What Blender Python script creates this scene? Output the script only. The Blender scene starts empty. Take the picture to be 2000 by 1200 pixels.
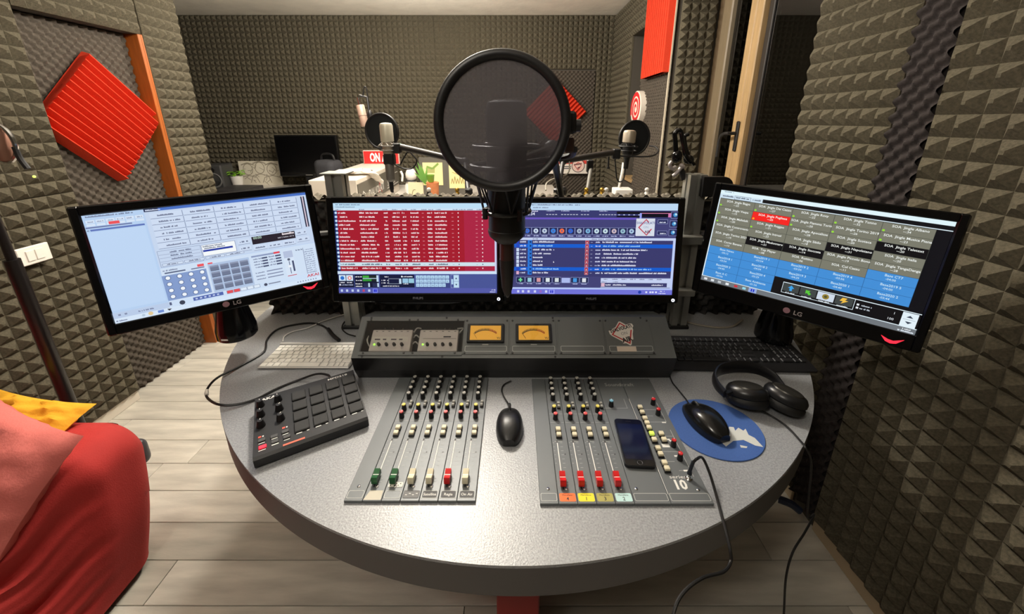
import bpy, math, random
from mathutils import Matrix, Vector, Euler
R = math.radians
rnd = random.Random(7)
scene = bpy.context.scene
col = scene.collection

# ------------------------------------------------------------------ camera
F_PX, CX, CY, EYE = 755.0, 1005.0, 465.0, 1.48
PITCH = math.atan(230 / 755.0)
cam_d = bpy.data.cameras.new('camera')
cam = bpy.data.objects.new('camera', cam_d)
col.objects.link(cam)
cam.location = (0, 0, EYE)
cam.rotation_euler = (math.pi / 2 - PITCH, 0, 0)
cam_d.sensor_width = 36.0
cam_d.lens = F_PX / 2000 * 36.0
cam_d.shift_x = (1000 - CX) / 2000
cam_d.shift_y = -(600 - CY) / 2000
cam_d.clip_start = 0.02
scene.camera = cam

# ------------------------------------------------------------------ world, lamps, exposure
world = bpy.data.worlds.new('night')
scene.world = world
world.use_nodes = True
world.node_tree.nodes['Background'].inputs[0].default_value = (0.02, 0.022, 0.03, 1)
world.node_tree.nodes['Background'].inputs[1].default_value = 0.6
scene.view_settings.view_transform = 'Standard'
scene.view_settings.look = 'None'
scene.view_settings.exposure = 0.0
scene.view_settings.gamma = 1.0
scene.view_settings.use_curve_mapping = False
CEIL = 2.55
ASSUMED_LAMPS = [((-0.42, 1.85, CEIL - 0.20), 0.11, 104.0), ((-0.85, 2.95, CEIL - 0.28), 0.11, 100.0), ((-0.60, -0.35, CEIL - 0.20), 0.11, 30.0)]  # desk and back lamps assumed; the one behind the camera added as fill
for i, (loc, size, power) in enumerate(ASSUMED_LAMPS):
    ld = bpy.data.lights.new('assumed_ceiling_lamp_light', 'POINT')
    ld.shadow_soft_size = size
    ld.energy = power
    ld.color = (1.0, 0.935, 0.835)
    lo = bpy.data.objects.new('assumed_ceiling_lamp_light', ld)
    lo.location = loc
    col.objects.link(lo)

# ------------------------------------------------------------------ helpers
_s, _c = math.sin(PITCH), math.cos(PITCH)
def ray(px, py):
    u, v = px - CX, py - CY
    return Vector((u, F_PX * _c - v * _s, -(v * _c + F_PX * _s)))
def at_z(px, py, z):
    r = ray(px, py); return Vector((0, 0, EYE)) + r * ((z - EYE) / r.z)
def at_y(px, py, y):
    r = ray(px, py); return Vector((0, 0, EYE)) + r * (y / r.y)
def at_x(px, py, x):
    r = ray(px, py); return Vector((0, 0, EYE)) + r * (x / r.x)

def lin(c):
    out = []
    for k in c[:3]:
        k = k / 255.0
        out.append(k / 12.92 if k <= 0.04045 else ((k + 0.055) / 1.055) ** 2.4)
    return (out[0], out[1], out[2], 1.0)

MATS = {}
def mat(name, rgb, rough=0.5, metal=0.0, noise=0.0, nscale=40.0, bump=0.0, bscale=None, spec=0.5, emit=0.0, coat=0.0, stretch=None):
    if name in MATS: return MATS[name]
    m = bpy.data.materials.new(name); m.use_nodes = True
    nt = m.node_tree; b = nt.nodes['Principled BSDF']
    b.inputs['Base Color'].default_value = lin(rgb)
    b.inputs['Roughness'].default_value = rough
    b.inputs['Metallic'].default_value = metal
    b.inputs['Specular IOR Level'].default_value = spec
    b.inputs['Coat Weight'].default_value = coat
    if emit:
        b.inputs['Emission Color'].default_value = lin(rgb)
        b.inputs['Emission Strength'].default_value = emit
    if noise or bump:
        tc = nt.nodes.new('ShaderNodeTexCoord'); src = tc.outputs['Object']
        if stretch:
            mp = nt.nodes.new('ShaderNodeMapping'); mp.inputs['Scale'].default_value = stretch
            nt.links.new(src, mp.inputs['Vector']); src = mp.outputs['Vector']
    if noise:
        n = nt.nodes.new('ShaderNodeTexNoise'); n.inputs['Scale'].default_value = nscale
        n.inputs['Detail'].default_value = 4.0
        nt.links.new(src, n.inputs['Vector'])
        r = nt.nodes.new('ShaderNodeValToRGB')
        c = lin(rgb)
        r.color_ramp.elements[0].position = 0.3; r.color_ramp.elements[1].position = 0.7
        r.color_ramp.elements[0].color = (c[0] * (1 - noise), c[1] * (1 - noise), c[2] * (1 - noise), 1)
        r.color_ramp.elements[1].color = (min(1, c[0] * (1 + noise)), min(1, c[1] * (1 + noise)), min(1, c[2] * (1 + noise)), 1)
        nt.links.new(n.outputs['Fac'], r.inputs['Fac'])
        nt.links.new(r.outputs['Color'], b.inputs['Base Color'])
    if bump:
        n2 = nt.nodes.new('ShaderNodeTexNoise'); n2.inputs['Scale'].default_value = bscale or nscale
        n2.inputs['Detail'].default_value = 3.0
        nt.links.new(src, n2.inputs['Vector'])
        bp = nt.nodes.new('ShaderNodeBump'); bp.inputs['Strength'].default_value = bump
        bp.inputs['Distance'].default_value = 0.004
        nt.links.new(n2.outputs['Fac'], bp.inputs['Height'])
        nt.links.new(bp.outputs['Normal'], b.inputs['Normal'])
    MATS[name] = m
    return m

def glass_mat(name, tint=(255, 255, 255), refl=1.0, rough=0.0):
    if name in MATS: return MATS[name]
    m = bpy.data.materials.new(name); m.use_nodes = True
    nt = m.node_tree; nt.nodes.clear()
    out = nt.nodes.new('ShaderNodeOutputMaterial'); mix = nt.nodes.new('ShaderNodeMixShader')
    tr = nt.nodes.new('ShaderNodeBsdfTransparent'); tr.inputs[0].default_value = lin(tint)
    gl = nt.nodes.new('ShaderNodeBsdfGlossy'); gl.inputs['Roughness'].default_value = rough
    fr = nt.nodes.new('ShaderNodeFresnel'); fr.inputs['IOR'].default_value = 1.5
    ml = nt.nodes.new('ShaderNodeMath'); ml.operation = 'MULTIPLY'; ml.inputs[1].default_value = refl; ml.use_clamp = True
    nt.links.new(fr.outputs[0], ml.inputs[0]); nt.links.new(ml.outputs[0], mix.inputs[0])
    nt.links.new(tr.outputs[0], mix.inputs[1]); nt.links.new(gl.outputs[0], mix.inputs[2])
    nt.links.new(mix.outputs[0], out.inputs[0])
    MATS[name] = m
    return m

def print_mat(name, emit):
    """colour comes from the print's own colour attribute; emit>0 for lit screens"""
    if name in MATS: return MATS[name]
    m = bpy.data.materials.new(name); m.use_nodes = True
    nt = m.node_tree; b = nt.nodes['Principled BSDF']
    a = nt.nodes.new('ShaderNodeAttribute'); a.attribute_name = 'ink'
    if emit:
        b.inputs['Base Color'].default_value = (0.01, 0.01, 0.01, 1)
        b.inputs['Roughness'].default_value = 0.4
        b.inputs['Specular IOR Level'].default_value = 0.2
        nt.links.new(a.outputs['Color'], b.inputs['Emission Color'])
        b.inputs['Emission Strength'].default_value = emit
    else:
        nt.links.new(a.outputs['Color'], b.inputs['Base Color'])
        b.inputs['Roughness'].default_value = 0.55
    MATS[name] = m
    return m

_txt = {}
def text_geo(s, bold=0.0):
    k = (s, bold)
    if k not in _txt:
        cu = bpy.data.curves.new('t', 'FONT'); cu.body = s; cu.size = 1.0; cu.resolution_u = 2
        cu.offset = bold
        ob = bpy.data.objects.new('t', cu)
        me = ob.to_mesh()
        vs = [(v.co.x, v.co.y) for v in me.vertices]; fs = [tuple(p.vertices) for p in me.polygons]
        ob.to_mesh_clear(); bpy.data.objects.remove(ob); bpy.data.curves.remove(cu)
        _txt[k] = (vs, fs)
    return _txt[k]

def frame(xaxis, yaxis, origin):
    x = Vector(xaxis).normalized(); y = Vector(yaxis); y = (y - x * y.dot(x)).normalized(); z = x.cross(y)
    m = Matrix((x, y, z)).transposed().to_4x4(); m.translation = Vector(origin)
    return m
def T(x, y, z): return Matrix.Translation((x, y, z))
def RX(a): return Matrix.Rotation(R(a), 4, 'X')
def RY(a): return Matrix.Rotation(R(a), 4, 'Y')
def RZ(a): return Matrix.Rotation(R(a), 4, 'Z')
def axis_m(p0, p1):
    d = Vector(p1) - Vector(p0)
    q = d.to_track_quat('Z', 'Y')
    m = q.to_matrix().to_4x4(); m.translation = Vector(p0)
    return m, d.length

def catmull(pts, n=6):
    pts = [Vector(p) for p in pts]; out = []
    P = [pts[0] * 2 - pts[1]] + pts + [pts[-1] * 2 - pts[-2]]
    for i in range(1, len(P) - 2):
        a, b, c, d = P[i - 1], P[i], P[i + 1], P[i + 2]
        for k in range(n):
            t = k / n
            out.append(0.5 * ((2 * b) + (c - a) * t + (2 * a - 5 * b + 4 * c - d) * t * t + (3 * b - a - 3 * c + d) * t ** 3))
    out.append(pts[-1])
    return out

class MB:
    def __init__(s): s.v = []; s.f = []; s.m = []; s.c = []
    def add(s, vs, fs, m=0, M=None, c=None):
        o = len(s.v)
        if M is not None: vs = [M @ Vector(p) for p in vs]
        s.v += [tuple(p) for p in vs]
        for f in fs:
            s.f.append(tuple(i + o for i in f)); s.m.append(m); s.c.append(c or (1, 1, 1, 1))
        return s
    def box(s, x0, x1, y0, y1, z0, z1, m=0, M=None, b=0.0, c=None):
        if b <= 0:
            vs = [(x, y, z) for z in (z0, z1) for y in (y0, y1) for x in (x0, x1)]
            fs = [(0, 2, 3, 1), (4, 5, 7, 6), (0, 1, 5, 4), (2, 6, 7, 3), (0, 4, 6, 2), (1, 3, 7, 5)]
            return s.add(vs, fs, m, M, c)
        b = min(b, (x1 - x0) * .49, (y1 - y0) * .49, (z1 - z0) * .49)
        vs = []; idx = {}
        X = (x0, x1); Y = (y0, y1); Z = (z0, z1)
        for i in (0, 1):
            for j in (0, 1):
                for k in (0, 1):
                    sx, sy, sz = (1, -1)[i] * b, (1, -1)[j] * b, (1, -1)[k] * b
                    for ax, p in enumerate([(X[i], Y[j] + sy, Z[k] + sz), (X[i] + sx, Y[j], Z[k] + sz), (X[i] + sx, Y[j] + sy, Z[k])]):
                        idx[(i, j, k, ax)] = len(vs); vs.append(p)
        fs = []
        I = lambda i, j, k, a: idx[(i, j, k, a)]
        for i in (0, 1):
            q = [I(i, 0, 0, 0), I(i, 1, 0, 0), I(i, 1, 1, 0), I(i, 0, 1, 0)]; fs.append(q if i else q[::-1])
            q = [I(0, i, 0, 1), I(1, i, 0, 1), I(1, i, 1, 1), I(0, i, 1, 1)]; fs.append(q[::-1] if i else q)
            q = [I(0, 0, i, 2), I(1, 0, i, 2), I(1, 1, i, 2), I(0, 1, i, 2)]; fs.append(q if i else q[::-1])
        for i in (0, 1):
            for j in (0, 1):
                q = [I(i, j, 0, 0), I(i, j, 0, 1), I(i, j, 1, 1), I(i, j, 1, 0)]; fs.append(q if (i + j) % 2 else q[::-1])
                q = [I(i, 0, j, 0), I(i, 0, j, 2), I(i, 1, j, 2), I(i, 1, j, 0)]; fs.append(q[::-1] if (i + j) % 2 else q)
                q = [I(0, i, j, 1), I(0, i, j, 2), I(1, i, j, 2), I(1, i, j, 1)]; fs.append(q if (i + j) % 2 else q[::-1])
                for k in (0, 1):
                    q = [I(i, j, k, 0), I(i, j, k, 1), I(i, j, k, 2)]; fs.append(q if (i + j + k) % 2 else q[::-1])
        return s.add(vs, fs, m, M, c)
    def lathe(s, prof, n=20, m=0, M=None, c=None, arc=None):
        vs = []; fs = []
        for (r, z) in prof:
            for k in range(n):
                a = 2 * math.pi * k / n; vs.append((r * math.cos(a), r * math.sin(a), z))
        for i in range(len(prof) - 1):
            for k in range(n):
                k2 = (k + 1) % n
                fs.append((i * n + k, i * n + k2, (i + 1) * n + k2, (i + 1) * n + k))
        if prof[0][0] > 1e-6: fs.append(tuple(range(n))[::-1])
        if prof[-1][0] > 1e-6: fs.append(tuple((len(prof) - 1) * n + k for k in range(n)))
        return s.add(vs, fs, m, M, c)
    def cyl(s, p0, p1, r0, r1=None, n=16, m=0):
        M, L = axis_m(p0, p1)
        return s.lathe([(r0, 0), (r0 if r1 is None else r1, L)], n, m, M)
    def tube(s, pts, r, n=8, m=0, smooth=0, close=False):
        pts = catmull(pts, smooth) if smooth else [Vector(p) for p in pts]
        vs = []; fs = []; N = len(pts); up = None
        for i, p in enumerate(pts):
            if close: t = pts[(i + 1) % N] - pts[i - 1]
            else: t = pts[min(i + 1, N - 1)] - pts[max(i - 1, 0)]
            if t.length < 1e-9: t = Vector((0, 0, 1))
            t.normalize()
            if up is None:
                up = Vector((0, 0, 1)) if abs(t.z) < .9 else Vector((1, 0, 0))
            a = (up - t * up.dot(t)); a = a.normalized() if a.length > 1e-6 else t.orthogonal().normalized(); up = a
            b = t.cross(a); rr = r[min(i, len(r) - 1)] if isinstance(r, (list, tuple)) else r
            for k in range(n):
                g = 2 * math.pi * k / n; vs.append(p + a * (rr * math.cos(g)) + b * (rr * math.sin(g)))
        for i in range(N if close else N - 1):
            j = (i + 1) % N
            for k in range(n):
                k2 = (k + 1) % n; fs.append((i * n + k, i * n + k2, j * n + k2, j * n + k))
        if not close:
            fs.append(tuple(range(n))[::-1]); fs.append(tuple((N - 1) * n + k for k in range(n)))
        return s.add(vs, fs, m)
    def torus(s, Rr, r, M=None, n=48, k=10, m=0, sy=1.0):
        pts = [Vector((Rr * math.cos(2 * math.pi * i / n), Rr * sy * math.sin(2 * math.pi * i / n), 0)) for i in range(n)]
        t = MB(); t.tube(pts, r, k, m, close=True)
        return s.add(t.v, t.f, m, M)
    def ball(s, c, r, nu=16, nv=10, m=0, M=None):
        rx, ry, rz = r if isinstance(r, (tuple, list)) else (r, r, r)
        vs = [(c[0], c[1], c[2] - rz)]; fs = []
        for i in range(1, nv):
            p = -math.pi / 2 + math.pi * i / nv
            for k in range(nu):
                a = 2 * math.pi * k / nu
                vs.append((c[0] + rx * math.cos(p) * math.cos(a), c[1] + ry * math.cos(p) * math.sin(a), c[2] + rz * math.sin(p)))
        vs.append((c[0], c[1], c[2] + rz)); last = len(vs) - 1
        for k in range(nu): fs.append((0, 1 + (k + 1) % nu, 1 + k))
        for i in range(nv - 2):
            for k in range(nu):
                k2 = (k + 1) % nu; fs.append((1 + i * nu + k, 1 + i * nu + k2, 1 + (i + 1) * nu + k2, 1 + (i + 1) * nu + k))
        for k in range(nu): fs.append((last, 1 + (nv - 2) * nu + k, 1 + (nv - 2) * nu + (k + 1) % nu))
        return s.add(vs, fs, m, M)
    def prism(s, poly, z0, z1, m=0, M=None, side=None):
        n = len(poly)
        ar = sum(poly[i][0] * poly[(i + 1) % n][1] - poly[(i + 1) % n][0] * poly[i][1] for i in range(n))
        if ar < 0: poly = poly[::-1]
        vs = [(x, y, z0) for x, y in poly] + [(x, y, z1) for x, y in poly]
        s.add(vs, [tuple(range(n))[::-1], tuple(range(n, 2 * n))], m, M)
        return s.add(vs, [(i, (i + 1) % n, n + (i + 1) % n, n + i) for i in range(n)], m if side is None else side, M)
    def text(s, string, size, M, m=0, align=0.5, bold=0.0, c=None, sx=1.0):
        vs, fs = text_geo(string, bold)
        if not vs: return s
        x0 = min(v[0] for v in vs); x1 = max(v[0] for v in vs)
        o = x0 + (x1 - x0) * align
        return s.add([((x - o) * size * sx, y * size, 0) for x, y in vs], fs, m, M, c)
    def rbox(s, size, rad, n=6, m=0, M=None, fn=None):
        """rounded box: every cube-grid vertex pushed out from an inner box"""
        hx, hy, hz = (a / 2 for a in size); vs = []; fs = []
        def face(o, du, dv):
            b = len(vs)
            for i in range(n + 1):
                for j in range(n + 1):
                    p = Vector(o) + Vector(du) * (i / n) + Vector(dv) * (j / n)
                    vs.append(p)
            for i in range(n):
                for j in range(n):
                    q = b + i * (n + 1) + j; fs.append((q, q + n + 1, q + n + 2, q + 1))
        face((-1, -1, -1), (0, 2, 0), (2, 0, 0)); face((-1, -1, 1), (2, 0, 0), (0, 2, 0))
        face((-1, -1, -1), (2, 0, 0), (0, 0, 2)); face((-1, 1, -1), (0, 0, 2), (2, 0, 0))
        face((-1, -1, -1), (0, 0, 2), (0, 2, 0)); face((1, -1, -1), (0, 2, 0), (0, 0, 2))
        out = []
        for p in vs:
            q = Vector((p.x * hx, p.y * hy, p.z * hz))
            inn = Vector((max(-hx + rad, min(hx - rad, q.x)), max(-hy + rad, min(hy - rad, q.y)), max(-hz + rad, min(hz - rad, q.z))))
            # non-linear so that grid lines crowd the rounded rim
            d = q - inn
            if d.length > 1e-9: q = inn + d.normalized() * rad
            out.append(fn(q) if fn else q)
        return s.add(out, fs, m, M)
    def mesh(s, name, mats, smooth=35):
        me = bpy.data.meshes.new(name)
        me.from_pydata(s.v, [], s.f)
        for a in (mats if isinstance(mats, (list, tuple)) else [mats]): me.materials.append(a)
        me.polygons.foreach_set('material_index', s.m)
        if any(c != (1, 1, 1, 1) for c in s.c):
            at = me.color_attributes.new('ink', 'FLOAT_COLOR', 'CORNER')
            buf = []
            for f, c in zip(s.f, s.c): buf += list(c) * len(f)
            at.data.foreach_set('color', buf)
        if smooth:
            me.polygons.foreach_set('use_smooth', [True] * len(s.f))
            me.update()
            me.set_sharp_from_angle(angle=R(smooth))
        me.update()
        return me
    def build(s, name, mats, parent=None, M=None, smooth=35):
        return obj(name, s.mesh(name, mats, smooth), parent, M)

def obj(name, me, parent=None, M=None):
    o = bpy.data.objects.new(name, me)
    col.objects.link(o)
    if parent is not None: o.parent = parent
    if M is not None: o.matrix_local = M
    return o
def tag(o, label, cat, group=None):
    o['label'] = label; o['category'] = cat
    if group: o['group'] = group
    return o
def thing(name, label, cat, M=None, group=None):
    o = bpy.data.objects.new(name, None); col.objects.link(o)
    o.empty_display_size = 0.05
    if M is not None: o.matrix_local = M
    return tag(o, label, cat, group)
def struct(o):
    o['kind'] = 'structure'; return o
# ================================================================== the room
M_FOAM = mat('charcoal_foam', (88, 82, 68), 0.95, noise=0.28, nscale=160, bump=0.5, bscale=700, spec=0.15)
M_FOAM2 = mat('dark_convoluted_foam', (80, 73, 65), 0.95, noise=0.22, nscale=200, bump=0.4, bscale=700, spec=0.15)
M_REDF = mat('red_foam', (208, 62, 38), 0.9, noise=0.12, nscale=300, bump=0.4, bscale=900, spec=0.15)
M_PLASTER = mat('white_plaster', (240, 235, 224), 0.9, noise=0.06, nscale=6, bump=0.5, bscale=26)
M_BACKING = mat('dark_wall_paint', (70, 65, 57), 0.9)
M_OAK = mat('orange_wood', (156, 82, 26), 0.45, noise=0.15, nscale=9, stretch=(12, 12, 1))
M_PINE = mat('pine_wood', (160, 132, 92), 0.5, noise=0.16, nscale=7, stretch=(14, 14, 1))
M_BROWN = mat('brown_wood', (92, 76, 56), 0.55, noise=0.12, nscale=8, stretch=(14, 14, 1))
M_BASEB = mat('white_skirting', (212, 205, 190), 0.5)
M_BASEW = mat('beige_skirting', (176, 158, 130), 0.5)
M_BLACK = mat('black_plastic', (22, 21, 22), 0.45)
M_BLACKG = mat('glossy_black', (10, 10, 12), 0.12)
M_STEEL = mat('chrome', (205, 205, 205), 0.15, metal=1.0)
M_ALU = mat('brushed_aluminium', (178, 178, 172), 0.38, metal=0.8)
M_WHITE = mat('white_plastic', (232, 228, 220), 0.4)

P = 0.055
_foam = {}
def foam_mesh(nu, nv, pu=P, pv=P, base=0.016, h=0.025):
    key = (nu, nv, round(pu, 5), round(pv, 5))
    if key in _foam: return _foam[key]
    rr = random.Random(nu * 131 + nv)
    b = MB(); vs = []; fs = []
    W = lambda i, j: i * (nv + 1) + j
    for i in range(nu + 1):
        for j in range(nv + 1): vs.append((i * pu, -base, j * pv))
    for i in range(nu):
        for j in range(nv):
            t = 0.0045; cx = (i + .5) * pu + rr.uniform(-.001, .001); cz = (j + .5) * pv + rr.uniform(-.001, .001)
            y = -base - h * rr.uniform(.95, 1.03); o = len(vs)
            vs += [(cx - t, y, cz - t), (cx + t, y, cz - t), (cx + t, y, cz + t), (cx - t, y, cz + t)]
            a, bb, c, d = W(i, j), W(i + 1, j), W(i + 1, j + 1), W(i, j + 1)
            fs += [(a, bb, o + 1, o), (bb, c, o + 2, o + 1), (c, d, o + 3, o + 2), (d, a, o, o + 3), (o, o + 1, o + 2, o + 3)]
    b.add(vs, fs)
    b.box(0, nu * pu, -base, 0, 0, nv * pv)
    _foam[key] = b.mesh('foam_panel', M_FOAM, smooth=0)
    return _foam[key]
def foam_area(parent, M, w, h, size=1.1, seed=0):
    """pyramid foam panels filling a w x h rectangle: local x along the wall, z up, facing -y"""
    rr = random.Random(seed)
    nx = max(1, round(w / size)); nz = max(1, round(h / size))
    for i in range(nx):
        for k in range(nz):
            pw, ph = w / nx, h / nz
            nu, nv = max(1, round(pw / P)), max(1, round(ph / P))
            o = obj('foam_panel', foam_mesh(nu, nv, pw / nu, ph / nv), parent,
                    M @ T(i * pw, -rr.uniform(0.0, 0.004), k * ph) @ RY(rr.uniform(-.12, .12)))
def egg_mesh(w, h, p=0.046, amp=0.0105, base=0.012, res=8):
    nu, nv = int(w / p * res), int(h / p * res); b = MB(); vs = []; fs = []
    for i in range(nu + 1):
        for j in range(nv + 1):
            x, z = w * i / nu, h * j / nv
            vs.append((x, -base - amp * (1 + math.cos(2 * math.pi * x / p) * math.cos(2 * math.pi * z / p)), z))
    for i in range(nu):
        for j in range(nv):
            q = i * (nv + 1) + j; fs.append((q, q + nv + 1, q + nv + 2, q + 1))
    b.add(vs, fs); b.box(0, w, -base, 0, 0, h)
    return b
def wedge_panel(w, h, n, depth=0.05, top=.12):
    """grooved wedge foam square, ridges along x, facing -y, centred"""
    poly = [(-h / 2, 0), (h / 2, 0)]
    pts = [(-h / 2, 0)]
    for i in range(n):
        z0 = -h / 2 + h * i / n; d = h / n
        pts += [(z0 + d * .03, -depth * .22), (z0 + d * (.5 - top / 2), -depth), (z0 + d * (.5 + top / 2), -depth), (z0 + d * .97, -depth * .22)]
    pts.append((h / 2, 0))
    b = MB(); N = len(pts)
    vs = [(-w / 2, y, z) for z, y in pts] + [(w / 2, y, z) for z, y in pts]
    fs = [(i, i + N, i + 1 + N, i + 1) for i in range(N - 1)]
    fs.append((0, N - 1, 2 * N - 1, N))
    # ends as triangle fans off the back edge
    for o, fl in ((0, 0), (N, 1)):
        for i in range(1, N - 2):
            t = (o, o + i, o + i + 1); fs.append(t[::-1] if fl else t)
        t = (o, o + N - 2, o + N - 1); fs.append(t[::-1] if fl else t)
    b.add(vs, fs)
    return b

XL, XR, YB = -2.09, 1.135, 4.64
YF = -1.7
# ---- floor: laid planks running across the room
M_PLANKS = [mat('plank_%s' % n, c, 0.42, noise=0.22, nscale=3.2, bump=0.12, bscale=60, stretch=(1.0, 7.0, 1.0))
            for n, c in (('grey', (192, 187, 175)), ('cream', (202, 197, 185)), ('ash', (181, 176, 164)))]
fl = struct(MB().box(-4.3, 1.5, YF, YB + .1, -0.06, -0.008).build('floor', mat('subfloor', (40, 36, 30), 0.9)))
PW = 0.1335
pm = {}
row = 0; y = YF
while y < YB:
    x = -4.25 - rnd.uniform(0, 1.0)
    wide = -4.25 if y > 2.3 else -2.3
    while x < 1.45:
        L = 1.22
        x0, x1 = max(x, wide), min(x + L, 1.45)
        if x1 - x0 > .05:
            mi = rnd.randrange(3)
            b = MB().box(-(x1 - x0) / 2 + .0012, (x1 - x0) / 2 - .0012, -PW / 2 + .001, PW / 2 - .001, -.008, 0, b=.0012)
            obj('plank', b.mesh('plank', M_PLANKS[mi], 30), fl, T((x0 + x1) / 2, y + PW / 2, 0))
        x += L
    y += PW
struct(MB().box(-4.3, 1.5, YF, YB + .1, CEIL, CEIL + .06).build('ceiling', M_PLASTER))

# ---- back wall
wb = struct(MB().box(-4.3, 1.5, YB, YB + .1, 0, CEIL).build('wall_back', M_BACKING))
D2X0, D2X1, D2Z = 0.26, 0.905, 2.02
for i in range(4):
    w = (D2X0 + 4.25) / 4
    foam_area(wb, T(-4.25 + i * w, YB, 0), w, CEIL, seed=i)
foam_area(wb, T(D2X0, YB, D2Z), D2X1 - D2X0, CEIL - D2Z, seed=11)
foam_area(wb, T(D2X1, YB, 0), XR - D2X1, CEIL, seed=12)
d2 = struct(MB().box(D2X0 + .005, D2X1 - .005, YB - .012, YB, 0.01, D2Z - .005).build('door_2', M_BACKING))
egg_mesh(D2X1 - D2X0 - .03, D2Z - .03, res=6).build('foam_panel', M_FOAM2, d2, T(D2X0 + .015, YB - .012, .01))
# ---- left wall with the recessed door
DY0, DY1, DZ, LEND = 1.80, 2.375, 1.935, 2.66
wl = struct(MB().box(XL - .17, XL, YF, DY0, 0, CEIL).box(XL - .17, XL, DY0, DY1, DZ, CEIL).box(XL - .17, XL, DY1, LEND, 0, CEIL)
            .box(XL - .17, XL - .11, DY0, DY1, 0, DZ).build('wall_left', M_BACKING))
ML = lambda y, z: T(XL, y, z) @ RZ(90)
foam_area(wl, ML(YF, .06), DY0 - YF, 1.10, 1.1, seed=21)
foam_area(wl, ML(YF, 1.16), DY0 - YF, CEIL - 1.16, 1.2, seed=22)
foam_area(wl, ML(DY0, DZ), DY1 - DY0, CEIL - DZ, seed=23)
foam_area(wl, ML(DY1 + .013, 0), LEND - DY1 - .013, 1.1, seed=24)
foam_area(wl, ML(DY1 + .013, 1.1), LEND - DY1 - .013, CEIL - 1.1, 1.45, seed=25)
d1 = struct(MB().box(XL - .108, XL - .075, DY0 + .004, DY1 - .02, .012, DZ - .004).build('door_1', M_OAK))
egg_mesh(DY1 - DY0 - .03, DZ - .02).build('foam_panel', M_FOAM2, d1, T(XL - .075, DY0 + .006, .014) @ RZ(90))
struct(MB().box(XL - .11, XL + .018, DY1 - .018, DY1, 0, DZ, b=.002).box(XL, XL + .018, DY1, DY1 + .012, 0, DZ, b=.002).build('trim_1', M_OAK))
struct(MB().box(XL, XL + .012, YF, DY0 - .004, 0, .062, b=.003).build('baseboard_left', M_BASEB))
struct(MB().box(-4.3, -4.25, LEND, YB, 0, CEIL).build('wall_annex', M_BACKING))
struct(MB().box(-4.25, XL - .17, LEND - .1, LEND, 0, CEIL).build('wall_annex_side', M_BACKING))
struct(MB().box(XL - .17, 1.5, YF - .1, YF, 0, CEIL).build('wall_front', M_BACKING))
# ---- right wall: near panels, recessed strip, far panels, window bay, pier, second window
S0, S1, W0, W1, Q1, Q2 = 1.080, 1.195, 1.585, 2.88, 3.54, 3.93
XP = 1.10; XW = 1.36
WZ0, WZ1 = 0.82, 2.42
wr = MB()
wr.box(XR, XR + .4, YF, S0, 0, CEIL); wr.box(XR, XR + .4, S0, S1, 0, CEIL); wr.box(XR, XR + .4, S1, W0, 0, CEIL)
wr.box(XR, XR + .4, W0, W1, 0, WZ0); wr.box(XR, XR + .4, W0, W1, WZ1, CEIL)
wr.box(XP, XR + .4, W1, Q1, 0, CEIL)
wr.box(XP, XR + .4, Q1, Q2, 0, .92); wr.box(XP, XR + .4, Q1, Q2, 2.22, CEIL); wr.box(XP, XR + .4, Q2, YB, 0, CEIL)
wr = struct(wr.build('wall_right', M_BACKING))
MR = lambda y, z, x=XR: T(x, y, z) @ RZ(-90)
foam_area(wr, MR(S0, .06), S0 - YF, 1.10, 1.1, seed=31)
foam_area(wr, MR(S0, 1.16), S0 - YF, CEIL - 1.16, 1.39, seed=32)
egg_mesh(S1 - S0, CEIL - .06, res=9).build('foam_panel', mat('shade_tinted_foam', (52, 47, 46), 0.95, noise=0.2, nscale=200, spec=0.15), wr, MR(S1, .06, XR))  # strip foam coloured darker, its deep shade is painted into the material
foam_area(wr, MR(W0, .06), W0 - S1, 1.13, 1.1, seed=33)
foam_area(wr, MR(W0, 1.19), W0 - S1, CEIL - 1.19, 1.39, seed=34)
foam_area(wr, MR(W1, .06), W1 - W0, WZ0 - .06, 1.3, seed=35)
foam_area(wr, T(XP, W1, 0), XW - .03 - XP, CEIL, 1.28, seed=36)          # pier face turned to the desk
egg_mesh(Q1 - W1 - .012, CEIL - .02, res=6).build('foam_panel', M_FOAM2, wr, MR(Q1, .01, XP))
foam_area(wr, MR(YB, 0, XP), YB - Q2, CEIL, 1.28, seed=37)
foam_area(wr, MR(Q2, 2.22, XP), Q2 - Q1, CEIL - 2.22, 1.0, seed=38)
struct(MB().box(XP - .036, XP - .027, W1 - .004, W1 + .014, 0, CEIL).build('trim_2', mat('corner_bead', (190, 180, 160), 0.5)))
struct(MB().box(XR - .012, XR, YF, S0, 0, .06, b=.003).box(XR - .012, XR, S1, W0, 0, .06, b=.003).build('baseboard_right', M_BASEW))
# window in the bay
M_PANE = glass_mat('window_glass', (200, 205, 210), 1.3)
M_NIGHT = mat('night_shutter', (14, 15, 18), 0.8)
w1 = struct(MB().box(XW + .10, XW + .14, W0, W1, WZ0, WZ1).build('window_1', M_NIGHT))
fr = MB().box(XW - .01, XW + .06, W1 - .075, W1, WZ0, WZ1, b=.004).box(XW - .01, XW + .06, W0, W0 + .075, WZ0, WZ1, b=.004)
fr.box(XW - .01, XW + .06, W0, W1, WZ1 - .07, WZ1, b=.004).box(XW - .01, XW + .06, W0, W1, WZ0, WZ0 + .07, b=.004)
fr.build('frame', M_BROWN, w1)
sash = mat('taupe_sash', (112, 98, 76), 0.5, noise=0.1, nscale=8, stretch=(14, 14, 1))
MB().box(XW - .02, XW + .05, 2.69, W1 - .08, WZ0 + .07, WZ1 - .07, b=.008).build('sash_stile', sash, w1)
MB().box(XW - .03, XW + .05, 2.400, 2.462, WZ0 + .07, WZ1 - .07, b=.006).build('sash_stile', M_PINE, w1)
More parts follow.
